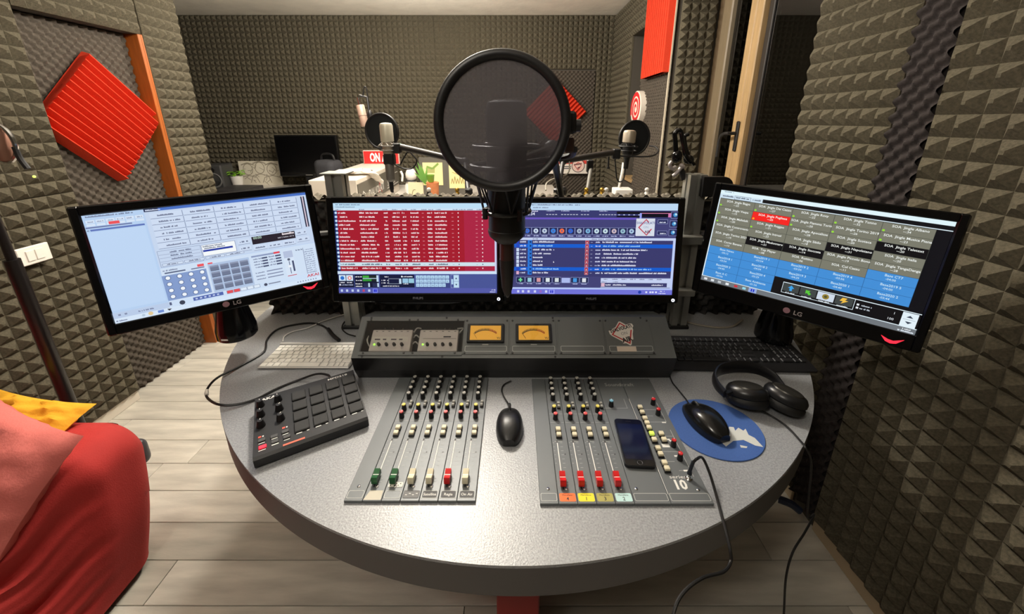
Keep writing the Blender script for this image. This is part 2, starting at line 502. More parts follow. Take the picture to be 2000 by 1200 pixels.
MB().box(XW - .03, XW + .05, 2.335, 2.398, WZ0 + .07, WZ1 - .07, b=.006).build('sash_stile', M_PINE, w1)
MB().box(XW + .0, XW + .05, 2.29, 2.333, WZ0 + .07, WZ1 - .07, b=.004).build('sash_stile', mat('dark_sash', (34, 27, 21), 0.5), w1)
MB().box(XW + .01, XW + .016, 2.462, 2.69, WZ0 + .07, WZ1 - .07).build('pane', M_PANE, w1)
MB().box(XW + .01, XW + .016, W0 + .07, 2.29, WZ0 + .07, WZ1 - .07).build('pane', M_PANE, w1)
hh = MB().box(XW - .042, XW - .03, 2.372, 2.400, 1.30, 1.475, b=.005)
hh.cyl((XW - .03, 2.386, 1.405), (XW - .085, 2.386, 1.405), .010).tube([(XW - .08, 2.386, 1.405), (XW - .085, 2.44, 1.40), (XW - .085, 2.475, 1.37), (XW - .085, 2.480, 1.26)], .010, 8, smooth=4)
hh.build('handle', M_BLACK, w1)
struct(MB().box(XR - .02, XW - .01, W0 + .002, W1 - .055, WZ0 - .002, WZ0 + .02, b=.003).build('trim_3', M_BASEW))
w2 = struct(MB().box(XP + .20, XP + .24, Q1, Q2, .92, 2.22).build('window_2', M_NIGHT))
MB().box(XP + .12, XP + .19, Q1, Q1 + .07, .92, 2.22, b=.004).box(XP + .12, XP + .19, Q2 - .07, Q2, .92, 2.22, b=.004).box(XP + .12, XP + .19, Q1, Q2, 2.15, 2.22, b=.004).build('frame', M_BROWN, w2)
MB().box(XP + .145, XP + .15, Q1 + .07, Q2 - .07, .94, 2.15).build('pane', M_PANE, w2)
MB().box(XP - .03, XP + .19, Q1, Q2, .925, .95, b=.003).build('sill', M_PINE, w2)
# unseen ceiling lamps (bodies; their light sits just under the diffuser)
for i, ((lx, ly, lz), sz, pw) in enumerate(ASSUMED_LAMPS):
    t = thing('assumed_ceiling_lamp', ['assumed round ceiling lamp above the studio desk', 'assumed round ceiling lamp over the back table', 'added round ceiling fill lamp behind the photographer'][i], 'lamp', T(lx, ly, CEIL), 'assumed and added ceiling lamps')
    MB().lathe([(.035, -.03), (.06, -.022), (.065, 0)], 32).build('ceiling_rose', M_WHITE, t)
    dz = lz - CEIL + .112
    MB().lathe([(.012, dz), (.012, -.03)], 16).build('rod', M_STEEL, t)
    MB().lathe([(.05, dz - .006), (.05, dz + .002), (.02, dz + .008)], 24).build('globe_holder', M_STEEL, t)
# ---- red foam squares
o = wedge_panel(.435, .465, 13).build('acoustic_panel', M_REDF, None, T(XL - .075 + .034, 2.080, 1.485) @ RZ(90) @ RY(44), 25)
tag(o, 'red grooved foam square hung diagonally on the left door', 'foam panel')
o = wedge_panel(.50, .50, 13).build('acoustic_panel', M_REDF, None, T(.455, YB - .046, 1.565) @ RY(-45), 25)
tag(o, 'red grooved foam diamond on the back door, half behind the pop filter', 'foam panel')
o = wedge_panel(.74, .50, 12, .045, .6).build('acoustic_panel', M_REDF, None, T(XP - .033, 3.135, 2.17) @ RZ(-90) @ RY(90), 25)
tag(o, 'red foam panel with upright grooves high on the pier', 'foam panel')
# ================================================================== the desk
M_LAM = mat('grey_speckled_laminate', (146, 148, 151), 0.36, noise=0.26, nscale=260, bump=0.12, bscale=300, spec=0.9)
M_EDGE = mat('grey_edge_band', (82, 79, 78), 0.45)
M_PANEL = mat('console_grey', (104, 108, 110), 0.42, metal=0.15)
M_PANELD = mat('console_dark_grey', (88, 91, 90), 0.45, metal=0.1)
M_RED = mat('signal_red', (206, 28, 30), 0.4)
M_CREAM = mat('cream_plastic', (226, 216, 186), 0.45)
M_INK = print_mat('printed_ink', 0)
WHITE = (.8, .79, .75, 1); GREYI = lin((186, 188, 184)); BLK = (.01, .01, .01, 1)
TZ = 0.75
DC = (0.006, 1.475); DR = 1.006; DBACK = 1.72
desk = thing('round_desk', 'round grey speckled studio desk with thick dark edge on a red pedestal', 'desk', T(DC[0], DC[1], 0))
arc = []
a0 = math.asin((DBACK - DC[1]) / DR)
N = 160
for i in range(N + 1):
    a = a0 - (math.pi + 2 * a0) * i / N
    arc.append((DR * math.cos(a), DR * math.sin(a)))
b = MB(); b.prism(arc, .703 + .04, TZ); b.build('table_top', M_LAM, desk, smooth=30)
ar2 = [(x * 1.0005, y * 1.0005) for x, y in arc]
MB().prism(ar2, .675, .7435).build('edge_band', M_EDGE, desk, smooth=30)
M_DRED = mat('dark_red_board', (150, 22, 20), 0.5)
MB().box(-.05, .055, -.83, .1, 0, .675, b=.004).build('pedestal_board', M_DRED, desk)
MB().box(-.5, .5, -.2, .12, 0, .675, b=.01).build('pedestal', mat('dark_brown_board', (48, 36, 32), 0.6), desk)

# ---- foam-faced screen behind the monitors
M_BLACKFOAM = mat('black_foam', (58, 56, 54), 0.95, noise=0.2, nscale=200, spec=0.15)
scr = thing('desk_screen', 'low partition on the desk faced with dark convoluted foam behind the monitors', 'partition', T(0, 1.40, TZ))
MB().box(-.955, .95, 0, .035, 0, .455).build('board', M_BACKING, scr)
egg_mesh(1.905, .455, amp=.013).build('foam_facing', M_BLACKFOAM, scr, T(-.955, 0, 0))
egg_mesh(1.905, .05, amp=.010, base=.004).build('foam_cap', mat('lit_tint_foam', (112, 106, 95), 0.95, noise=0.2, nscale=200, spec=0.15), scr, T(-.955, -.035, .452) @ RX(-90) @ T(0, 0, 0))  # cap foam coloured paler, lamp light on the top edge painted in

# ---- extruded posts and rail that carry the monitors
def post_mesh(h):
    w = .0275; g = .006; d = .012
    q = []
    for k in range(4):
        a = k * math.pi / 2
        for x, y in [(-w, -w), (-g, -w), (-g, -w + d), (g, -w + d), (g, -w), ]:
            q.append((x * math.cos(a) - y * math.sin(a), x * math.sin(a) + y * math.cos(a)))
    return MB().prism(q, 0, h).mesh('post', M_ALU, 20)
rig = thing('monitor_rig', 'aluminium extrusion posts and cross rail holding the two middle monitors', 'stand', T(0, 1.285, TZ))
for x in (-.59, .60):
    obj('post', post_mesh(.56), rig, T(x, 0, 0))
    MB().box(x - .035, x + .035, -.035, .035, 0, .012, b=.002).build('foot', M_BLACK, rig)
MB().box(-.63, -.545, -.035, .035, .561, .566, b=.001).build('top_plate', M_ALU, rig)
MB().box(-.62, .63, -.055, -.0285, .14, .165, b=.003).build('cross_rail', M_ALU, rig)
MB().box(-.62, .63, -.055, -.0285, .33, .36, b=.003).build('cross_rail', M_ALU, rig)
b = MB()
ring = []
for i in range(25):
    a = -math.pi / 2 + math.pi * i / 24; ring.append((.055 + .032 * math.cos(a), .032 * math.sin(a)))
poly = [(-.01, .032), (-.01, -.032)] + ring
b.prism(poly, 0, .02, M=T(.615, -.03, .525) @ RX(90))
b.lathe([(.011, 0), (.011, .004)], 20, 1, M=T(.615 + .06, -.05, .525) @ RX(90))
b.build('arm_bracket', [M_BLACK, mat('grey_cap', (92, 90, 86), 0.5)], rig)

# ================================================================== mixing console strips
S = 0.0375; PT = 0.0065
def strip_plate(w, print_fn=None):
    b = MB().box(.0004, w - .0004, 0, .385, 0, PT, b=.0008)
    return b
def ink_rrect(b, x0, x1, y0, y1, z, c, t=.0011, r=.003):
    pts = []
    for cx, cy, a in ((x1 - r, y1 - r, 0), (x0 + r, y1 - r, 90), (x0 + r, y0 + r, 180), (x1 - r, y0 + r, 270)):
        for k in range(5):
            g = R(a + k * 22.5); pts.append((cx, cy, math.cos(g), math.sin(g)))
    vs = [(cx + r * u, cy + r * v, z) for cx, cy, u, v in pts] + [(cx + (r - t) * u, cy + (r - t) * v, z) for cx, cy, u, v in pts]
    n = len(pts); b.add(vs, [(i, (i + 1) % n, n + (i + 1) % n, n + i) for i in range(n)], 0, None, c)
def ink_fill(b, x0, x1, y0, y1, z, c, r=.003):
    vs = []
    for cx, cy, a in ((x1 - r, y1 - r, 0), (x0 + r, y1 - r, 90), (x0 + r, y0 + r, 180), (x1 - r, y0 + r, 270)):
        for k in range(5):
            g = R(a + k * 22.5); vs.append((cx + r * math.cos(g), cy + r * math.sin(g), z))
    b.add(vs, [tuple(range(len(vs)))], 0, None, c)
def ink_rect(b, x0, x1, y0, y1, z, c): b.add([(x0, y0, z), (x1, y0, z), (x1, y1, z), (x0, y1, z)], [(0, 1, 2, 3)], 0, None, c)

KNOB = {}
def knob_mesh(cap, rgb, r=.0058, h=.0190):
    if cap not in KNOB:
        n = 18; b = MB()
        prof = [(r * 1.12, 0), (r * 1.08, h * .25), (r * .92, h * .82), (r * .9, h * .86)]
        b.lathe(prof[:] + [(r * .86, h * .86)], n, 0)
        b.lathe([(r * .86, h * .84), (r * .86, h * .97), (r * .76, h), (0, h)], n, 1)
        b.box(-.0006, .0006, r * .2, r * .8, h, h + .0004, 2)
        KNOB[cap] = b.mesh('knob', [M_BLACK, mat('cap_' + cap, rgb, 0.4), M_WHITE])
    return KNOB[cap]
CAPS = dict(grey=(170, 168, 160), yellow=(222, 206, 90), pink=(224, 84, 84), red=(206, 30, 34), blue=(120, 180, 205))
def knob(parent, cap, x, y, z=PT): return obj('knob', knob_mesh(cap, CAPS[cap]), parent, T(x, y, z) @ RZ(rnd.uniform(-120, 120)))
BTN = {}
def button(parent, x, y, kind='cream', sx=.0112, sy=.0108):
    key = (kind, sx)
    if key not in BTN:
        b = MB().box(-sx * .62, sx * .62, -sy * .62, sy * .62, 0, .004, 0, b=.0006)
        b.box(-sx / 2, sx / 2, -sy / 2, sy / 2, .004, .0105, 1, b=.0012)
        m1 = {'cream': M_CREAM, 'lit': mat('lit_button', (206, 232, 96), 0.4, emit=0.45), 'flat': mat('grey_button', (176, 174, 166), 0.5)}[kind]
        BTN[key] = b.mesh('button', [M_BLACK, m1])
    return obj('button', BTN[key], parent, T(x, y, PT))
FAD = {}
def fader(parent, x, y, colr):
    if colr not in FAD:
        c = {'green': (34, 92, 52), 'cream': (228, 220, 190), 'red': (208, 26, 28)}[colr]
        w = .006; b = MB()
        prof = [(-.0135, .004), (-.0135, .012), (-.0115, .0185), (-.002, .0155), (0, .0140), (.002, .0155), (.0115, .0185), (.0135, .012), (.0135, .004)]
        vs = [(-w, yy, z) for yy, z in prof] + [(w, yy, z) for yy, z in prof]; n = len(prof)
        b.add(vs, [(i, i + 1, n + i + 1, n + i) for i in range(n - 1)] + [tuple(range(n))[::-1], tuple(range(n, 2 * n)), (0, n, 2 * n - 1, n - 1)], 0)
        b.box(-w, w, -.0007, .0007, .0141, .0146, 1)
        b.box(-.0016, .0016, -.006, .006, 0, .004, 2)
        FAD[colr] = b.mesh('fader', [mat('fader_' + colr, c, 0.35), M_WHITE, M_STEEL], 25)
    return obj('fader', FAD[colr], parent, T(x, y, PT))
def screw(parent, x, y, z=PT):
    if 'scr' not in FAD:
        FAD['scr'] = MB().lathe([(.0034, 0), (.0034, .0008), (.0022, .0016), (0, .0016)], 14).box(-.0015, .0015, -.0004, .0004, .0014, .0018, 1).mesh('screw', [M_STEEL, M_BLACK])
    return obj('screw', FAD['scr'], parent, T(x, y, z))
def label_field(b, w, kind):
    z = PT + .0003
    x0, x1, y0, y1 = .0025, w - .0025, .0055, .0225
    if kind is None: ink_rrect(b, x0, x1, y0, y1, z, GREYI)
    elif kind[0] == 'dark':
        ink_rrect(b, x0, x1, y0, y1, z, GREYI)
        ink_fill(b, x0 + .002, x1 - .002, y0 + .0015, y1 - .0015, z + .0001, lin((44, 44, 46)))
        b.text(kind[1], .0082, T((x0 + x1) / 2, .0112, z + .0003), 0, .5, .01, WHITE)
    elif kind[0] == 'tape':
        vs = [(.001, .002, z), (w - .002, .002, z), (w - .003, .0225, z), (.008, .0225, z)]
        b.add(vs, [(0, 1, 2, 3)], 0, None, lin((196, 190, 172)))
    elif kind[0] == 'pen':
        ink_fill(b, x0, x1, y0, y1, z, lin((98, 98, 98))); ink_rrect(b, x0, x1, y0, y1, z + .0001, lin((60, 60, 60)))
        for k in range(4): ink_rect(b, x0 + .004 + k * .007, x0 + .008 + k * .007, .012 + .003 * (k % 2), .0135 + .003 * (k % 2), z + .0002, WHITE)
    else:
        ink_fill(b, x0, x1, y0 - .001, y1, z, lin(kind[1]))
        b.text('Microfono', .0050, T((x0 + x1) / 2, .0165, z + .0002), 0, .5, .0, BLK)
        b.text(kind[2], .0105, T((x0 + x1) / 2, .0068, z + .0002), 0, .5, .012, BLK)
def channel(parent, x0, fcol, lab, tape=False):
    st = strip_plate(S).build('channel_strip', M_PANEL, parent, T(x0, 0, 0), 30)
    b = MB(); z = PT + .0003; cx = S * .5
    fx = .0125
    ink_rect(b, fx - .0016, fx + .0016, .030, .157, z, BLK)
    ink_rect(b, fx - .0011, fx + .0011, .048, .1505, z + .0001, WHITE)
    for k in range(9):
        yy = .060 + k * .0112 if k > 1 else .043 + k * .007
        ink_rect(b, fx + .006, fx + .012, yy, yy + .0006, z, GREYI)
        if k > 2: ink_rect(b, fx - .010, fx - .007, yy, yy + .0006, z, GREYI)
    ink_rect(b, fx - .006, fx + .012, .154, .1548, z, GREYI)
    ink_rect(b, .002, S - .002, .214, .2146, z, GREYI); ink_rect(b, .002, S - .002, .243, .2436, z, GREYI)
    for (xx, yy) in ((.027, .118), (.020, .196)):
        n = 12; b.add([(xx + .0016 * math.cos(6.283 * k / n), yy + .0016 * math.sin(6.283 * k / n), z) for k in range(n)], [tuple(range(n))], 0, None, BLK)
    label_field(b, S, lab)
    if tape:
        ink_fill(b, .004, S - .004, .030, .041, z + .0004, lin((232, 228, 216)), .002)
        for k in range(6): ink_rect(b, .007 + k * .004, .0095 + k * .004, .0325 + .004 * (k % 2), .0345 + .004 * (k % 2), z + .0006, BLK)
    b.build('printing', M_INK, st, smooth=0)
    fader(st, fx, .047, fcol)
    for yy, cap in ((.226, 'pink'), (.252, 'yellow')): knob(st, cap, cx - .003 if yy < .24 else cx - .004, yy)
    for yy in (.297, .320, .343, .366): knob(st, 'grey', cx - .003, yy)
    for yy in (.169, .186): button(st, cx - .0005, yy)
    for yy in (.264, .275): button(st, cx + .0095, yy, 'flat', .007, .006)
    screw(st, S * .5, .032)
    return st
LX, LY = -.3400, .582
lc = thing('fader_console', 'left grey console panel with two green, three cream and one red fader', 'mixing console', T(LX, LY, TZ), 'mixing console panels')
st = strip_plate(S).build('blank_strip', M_PANEL, lc, T(0, 0, 0), 30)
b = MB(); label_field(b, S, None); b.build('printing', M_INK, st, smooth=0); screw(st, S / 2, .032)
for i, (fc, lab, tp) in enumerate([('green', ('tape',), 0), ('green', None, 1), ('cream', ('pen',), 0), ('cream', ('dark', 'Satellite'), 0), ('red', ('dark', 'Regia'), 0), ('cream', ('dark', 'On Air'), 0)]):
    channel(lc, S * (i + 1), fc, lab, tp)
RX0, RY0 = .0500, .576
rc = thing('fader_console', 'right grey console panel with four red faders and numbered coloured labels', 'mixing console', T(RX0, RY0, TZ), 'mixing console panels')
st = strip_plate(S).build('blank_strip', M_PANEL, rc, T(0, 0, 0), 30)
b = MB(); label_field(b, S, None); b.build('printing', M_INK, st, smooth=0); screw(st, S / 2, .032)
for i, (c, n) in enumerate([((236, 112, 46), '4'), ((238, 222, 40), '1'), ((168, 160, 84), '3'), ((190, 224, 222), '2')]):
    channel(rc, S * (i + 1), 'red', ('col', c, n))
w = .072; ms = MB().box(.0004, w - .0004, 0, .385, 0, PT, b=.0008).build('blank_strip', M_PANEL, rc, T(S * 5, 0, 0), 30)
b = MB(); label_field(b, w, None)
ink_rect(b, -.01, w - .012, .264, .2648, PT + .0003, GREYI); ink_rect(b, w - .014, w - .0132, .264, .300, PT + .0003, GREYI)
b.text('Soundcraft', .0190, T(.020, .352, PT + .0004), 0, 0, .0, GREYI)
b.build('printing', M_INK, ms, smooth=0)
knob(ms, 'blue', .0175, .272); screw(ms, .012, .032)
w = .0845; ma = MB().box(.0004, w - .0004, 0, .385, 0, PT, b=.0008).build('master_strip', M_PANEL, rc, T(S * 5 + .072, 0, 0), 30)
b = MB(); label_field(b, w, None); z = PT + .0003
ink_rect(b, .0002, .0012, 0.02, .30, z, WHITE)
b.text('series', .0115, T(.036, .056, z + .0001), 0, .5, .0, WHITE, 1.35)
b.text('10', .030, T(.036, .0315, z + .0001), 0, .5, .035, WHITE, .95)
for (x0, x1, y0, y1) in ((.020, .070, .125, .1255), (.020, .070, .170, .1705), (.020, .070, .215, .2155), (.020, .070, .258, .2585), (.070, .0706, .06, .19), (.070, .0706, .215, .285), (.028, .045, .098, .0985), (.028, .0285, .098, .115), (.045, .062, .075, .0755), (.028, .045, .236, .2365)):
    ink_rect(b, x0, x1, y0, y1, z, WHITE)
ink_fill(b, .033, .050, .137, .148, z + .0001, WHITE, .001)
for (x, y) in ((.064, .214), (.053, .160), (.060, .156), (.055, .113), (.060, .075)): ink_rect(b, x - .005, x + .005, y - .002, y + .002, z + .0001, WHITE)
b.build('printing', M_INK, ma, smooth=0)
for yy in (.261, .243, .222, .206, .191, .172, .154, .129, .113, .090, .075): button(ma, .0185, yy, 'lit' if yy == .172 else 'cream')
for yy in (.172, .154): button(ma, .0415, yy)
for yy in (.279, .241, .141, .104): knob(ma, 'red', .0585, yy)
MB().lathe([(.0075, 0), (.0075, .002), (.0055, .004), (.0055, .005), (0, .005)], 20).build('jack_socket', M_STEEL, ma, T(.0575, .056, PT))
screw(ma, .066, .030)
b = MB(); b.text('ii', .010, T(.005, .356, PT + .0004), 0, 0, .02, GREYI)

# ================================================================== meter bridge
MBX0, MBX1 = -.462, .458
A = Vector((0, .945, .837)); B_ = Vector((0, 1.05, .91))
sl = (B_ - A); SLEN = sl.length; sl.normalize()
nrm = Vector((0, -sl.z, sl.y))
br = thing('meter_bridge', 'long grey meter bridge with two amber level meters and a window on small preamps', 'meter bridge', T(0, 0, TZ))
OFF = T(0, 0, -TZ)
FM = OFF @ frame((1, 0, 0), sl, A)                     # face frame: x across, y up the slope, z out of the face
prof = [(.975, TZ), (.955, .79), (.945, .837), (1.05, .91), (1.15, .876), (1.15, TZ)]
b = MB()
def prof_side(b, x0, x1, faces, m):
    n = len(prof)
    vs = [(x0, y, z) for y, z in prof] + [(x1, y, z) for y, z in prof]
    for i in faces: b.add(vs, [(i, n + i, n + (i + 1) % n, (i + 1) % n)], m, OFF)
prof_side(b, MBX0, MBX1, [3, 4, 5], 0)
n = len(prof)
for x, rv in ((MBX0, 0), (MBX1, 1)):
    f = tuple(range(n)); b.add([(x, y, z) for y, z in prof], [f if rv else f[::-1]], 0, OFF)
prof_side(b, MBX0, MBX1, [0, 1], 1)
# sloping face with the preamp window cut out
WX0, WX1, WY0, WY1 = -.440, -.152, .016, .117
b.box(MBX0, WX0, 0, SLEN, -.003, 0, 0, FM); b.box(WX1, MBX1, 0, SLEN, -.003, 0, 0, FM)
b.box(WX0, WX1, 0, WY0, -.003, 0, 0, FM); b.box(WX0, WX1, WY1, SLEN, -.003, 0, 0, FM)
b.box(WX0, WX1, WY0, WY1, -.062, -.060, 1, FM); b.box(WX0 - .001, WX0, WY0, WY1, -.06, 0, 1, FM); b.box(WX1, WX1 + .001, WY0, WY1, -.06, 0, 1, FM)
b.box(WX0, WX1, WY0 - .001, WY0, -.06, 0, 1, FM); b.box(WX0, WX1, WY1, WY1 + .001, -.06, 0, 1, FM)
b.build('housing', [M_PANELD, mat('bridge_black', (26, 25, 26), 0.4)], br, smooth=20)
# panels on the face
BSC = MB().lathe([(.0030, 0), (.0030, .0012), (.0018, .0018), (0, .0018)], 12).mesh('screw', M_BLACK)
for x0, x1 in ((-.1485, -.0165), (-.0125, .1215), (.1265, .262), (.266, .402)):
    pn = MB().box(x0, x1, .011, .119, 0, .0016, b=.0005).build('face_plate', M_PANELD, br, FM)
    b = MB(); ink_rrect(b, x0 + .006, x1 - .006, .019, .0355, .002, GREYI); b.build('printing', M_INK, pn, smooth=0)
    for sx in (x0 + .006, x1 - .006):
        for sy in (.0145, .1145): obj('screw', BSC, pn, T(sx, sy, .0016))
for sx in (-.432, -.205, .115, .38):
    for sy in (.1245, .0045): obj('screw', BSC, br, FM @ T(sx, sy, 0))
for sx in (-.43, -.315, -.29, -.17):
    for sy in (.014, .1165): obj('screw', BSC, br, FM @ T(sx, sy, .003))
MB().box(WX0 - .004, WX1 + .002, .008, .0175, 0, .003).box(WX0 - .004, WX1 + .002, .1135, .1185, 0, .003).build('window_retainer', M_PANELD, br, FM)
MB().box(WX0 - .003, WX1 + .002, .0085, .1185, .0005, .0025).build('window_pane', glass_mat('acrylic', (240, 240, 240), 0.5), br, FM)
M_AMBER = mat('amber_meter', (226, 166, 56), 0.4, emit=0.62)
for x0, x1 in ((-.1385, -.0305), (.003, .1085)):
    v = MB().box(x0, x1, .043, .102, .0014, .0100, 0, b=.002).build('level_meter', M_BLACK, br, FM)
    MB().box(x0 + .009, x1 - .009, .050, .0945, .0090, .0104).build('meter_dial', M_AMBER, v)
    b = MB(); cx = (x0 + x1) / 2; z = .0108
    pts = [(cx + .044 * math.sin(R(a)) * .95, .044 + .033 * math.cos(R(a)) + .002) for a in range(-48, 49, 6)]
    for i in range(len(pts) - 1):
        (xa, ya), (xb, yb) = pts[i], pts[i + 1]; c = BLK if i < 10 else lin((190, 30, 20))
        b.add([(xa, ya, z), (xb, yb, z), (xb, yb + .0020, z), (xa, ya + .0020, z)], [(0, 3, 2, 1)], 0, None, c)
    for i, (xa, ya) in enumerate(pts):
        b.add([(xa - .0010, ya + .001, z), (xa + .0010, ya + .001, z), (xa + .0010, ya + .007, z), (xa - .0010, ya + .007, z)], [(0, 1, 2, 3)], 0, None, BLK if i < 11 else lin((190, 30, 20)))
    b.text('VU', .008, T(x1 - .016, .053, z), 0, .5, .02, BLK)
    b.build('scale_printing', M_INK, v, smooth=0)
    b = MB(); b.add([(x0 + .018, .071, .0112), (x0 + .0192, .0714, .0112), (x0 + .030, .0542, .0112), (x0 + .0288, .0538, .0112)], [(3, 2, 1, 0)]); b.build('needle', M_BLACK, v, smooth=0)
    MB().box(cx - .009, cx + .009, .0385, .0412, .0014, .0022).build('brand_plate', M_ALU, v)
    MB().box(x0 + .003, x1 - .003, .045, .100, .0112, .0120).build('meter_glass', glass_mat('acrylic', (240, 240, 240), 0.5), v)
# two small preamps behind the window
M_PRE = mat('silver_preamp', (222, 214, 206), 0.45, metal=0.2)
M_LED = mat('green_led', (140, 255, 60), 0.4, emit=3.0)
for i, (x0, x1) in enumerate(((-.425, -.305), (-.283, -.167))):
    pr = MB().box(x0, x1, .026, .094, -.045, -.016, b=.002).build('preamp', M_PRE, br, FM)
    for k in range(4):
        MB().lathe([(.0048, 0), (.0044, .009), (.0035, .0115), (0, .0115)], 14).build('preamp_knob', M_BLACK, pr, T(x0 + .028 + k * .0225, .046, -.016))
    MB().ball((x0 + .014, .047, -.015), .0026, 10, 6).build('preamp_light', M_LED, pr)
    b = MB(); z = -.0155
    if i == 0:
        ink_rect(b, x0 + .004, x1 - .010, .055, .071, z, lin((230, 226, 214)))
        for k in range(4): ink_rect(b, x0 + .012 + k * .024, x0 + .028 + k * .024 - (k % 2) * .006, .0605, .0645, z + .0004, lin((90, 80, 90)))
    else:
        ink_rect(b, x0 + .012, x1 - .006, .0645, .0655, z, BLK); ink_rect(b, x1 - .044, x1 - .022, .069, .073, z, lin((50, 48, 52)))
    for k in range(6): ink_rect(b, x0 + .010 + k * .0185, x0 + .016 + k * .0185, .087, .089, z, lin((110, 105, 100)))
    b.build('printing', M_INK, pr, smooth=0)
b = MB()
for pts in ([(-.440, .08, -.03), (-.436, .06, -.02), (-.428, .045, -.025)], [(-.305, .09, -.03), (-.295, .1, -.02), (-.285, .104, -.03)], [(-.17, .085, -.03), (-.160, .092, -.02), (-.156, .105, -.03), (-.175, .106, -.035)],
            [(-.302, .075, -.03), (-.294, .078, -.02), (-.285, .074, -.03)], [(-.302, .055, -.03), (-.293, .057, -.02), (-.285, .053, -.03)]):
    MB().tube(pts, .0022, 6, 0, smooth=4).build('patch_wire', mat('wire_white', (214, 212, 204), 0.5), br, FM)
for k, x in enumerate((-.40, -.375, -.345, -.24, -.215, -.20, -.185)): MB().cyl((x, .097, -.05), (x, .112, -.045), .004, .004, 8).build('jack_plug', M_STEEL, br, FM)
# diamond sticker
SM = FM @ T(.3195, .0755, .0018)
stk = MB().prism([(-.042, .006), (-.040, -.004), (-.034, -.010), (-.006, -.027), (-.006, -.033), (.003, -.032), (.014, -.039), (.018, -.036), (.021, -.022), (.026, -.020), (.027, -.004), (.031, .010), (.030, .016), (.034, .022), (.031, .029), (.026, .030), (.012, .026), (-.003, .036), (-.008, .036), (-.020, .018)], 0, .0004).build('sticker', mat('sticker_white', (222, 216, 206), 0.5), br, SM, 0)
b = MB(); z = .0006; RD = lin((186, 34, 34))
dm = [(-.006, .033), (.027, .010), (.015, -.035), (-.035, -.006)]; cx_, cy_ = 0, 0
inn = [(x * .84 + .000, y * .84) for x, y in dm]
vs = [(x, y, z) for x, y in dm] + [(x, y, z) for x, y in inn]
b.add(vs, [(0, 4, 7, 3), (3, 7, 6, 2), (2, 6, 5, 1)], 0, None, RD)
b.add([(-.006, .033, z), (.010, .022, z), (.008, .019, z), (-.005, .028, z)], [(0, 1, 2, 3)], 0, None, RD)
b.text('SVALVOLATI', .0150, T(-.004, .0085, z + .0002) @ RZ(16), 0, .5, .035, BLK, .80)
b.text('ON', .0125, T(.003, -.006, z + .0002) @ RZ(12), 0, .5, .0, lin((120, 118, 116)))
b.text('AIR', .0190, T(.009, -.0265, z + .0002) @ RZ(16), 0, .5, .04, BLK)
b.build('sticker_printing', M_INK, stk, smooth=0)
MB().box(.2935, .3485, .0185, .0335, .0018, .0022).build('tape_strip', mat('tape_beige', (206, 190, 172), 0.6), br, FM)
# ================================================================== things on the desk
# ---- pad controller
M_MPD = mat('controller_black', (25, 25, 27), 0.5)
M_PAD = mat('rubber_pad', (40, 40, 40), 0.7)
mp = thing('pad_controller', 'black drum pad controller with sixteen rubber pads at the desk left', 'pad controller', T(-.516, .808, TZ) @ RZ(31))
TILT = RX(3.0)
W2, D2 = .1195, .1015
b = MB()
poly = [(-D2, 0.004), (-D2 - .002, .024), (-D2 + .004, .029), (D2, .040), (D2, .004)]
n = len(poly)
vs = [(-W2, y, z) for y, z in poly] + [(W2, y, z) for y, z in poly]
b.add(vs, [(i, (i + 1) % n, n + (i + 1) % n, n + i) for i in range(n)] + [tuple(range(n))[::-1], tuple(range(n, 2 * n))])
for sx in (-1, 1):
    for sy in (-1, 1): b.lathe([(.006, 0), (.006, .005)], 12, 0, T(sx * .1, sy * .085, 0))
b.build('body', M_MPD, mp, smooth=25)
PM_ = frame((1, 0, 0), (0, 2 * D2 - .004, .011), (0, 0, .0347))
padm = MB().box(-.0163, .0163, -.0160, .0160, 0, .0045, b=.0018).mesh('pad', M_PAD)
for i in range(4):
    for j in range(4):
        obj('pad', padm, mp, PM_ @ T(-.0225 + i * .0405 + .001, .061 - j * .0385, 0))
knm = MB().lathe([(.0096, 0), (.0092, .003), (.0066, .016), (.0058, .0175), (0, .0175)], 18).box(-.0006, .0006, .001, .006, .0175, .0179, 1)
knm = knm.mesh('knob', [M_BLACK, M_WHITE])
capm = None
for i in range(3):
    for x in (-.1065 + .001 * i, -.068 + .002 * i):
        k = obj('knob', knm, mp, PM_ @ T(x, .068 - i * .037, 0) @ RZ(rnd.uniform(-40, 40)))
bm = {}
for nm, c, e in (('grey', (74, 74, 74), 0), ('red', (255, 40, 60), 1.2)):
    bm[nm] = MB().box(-.0075, .0075, -.0048, .0048, 0, .003, b=.001).mesh('button', mat('mpd_btn_' + nm, c, 0.5, emit=e))
for x, y, c in ((-.101, -.077, 'red'), (-.103, -.055, 'grey'), (-.0785, -.0565, 'grey'), (-.056, -.053, 'grey'), (-.077, -.0735, 'grey'), (-.0535, -.072, 'grey')):
    obj('button', bm[c], mp, PM_ @ T(x, y, 0))
b = MB(); z = .0004
b.text('AKAI', .0125, PM_ @ T(-.088, .085, z), 0, .5, .03, WHITE, 1.3)
b.text('MPD218', .0095, PM_ @ T(.076, .0868, z), 0, .5, .015, WHITE, 1.5)
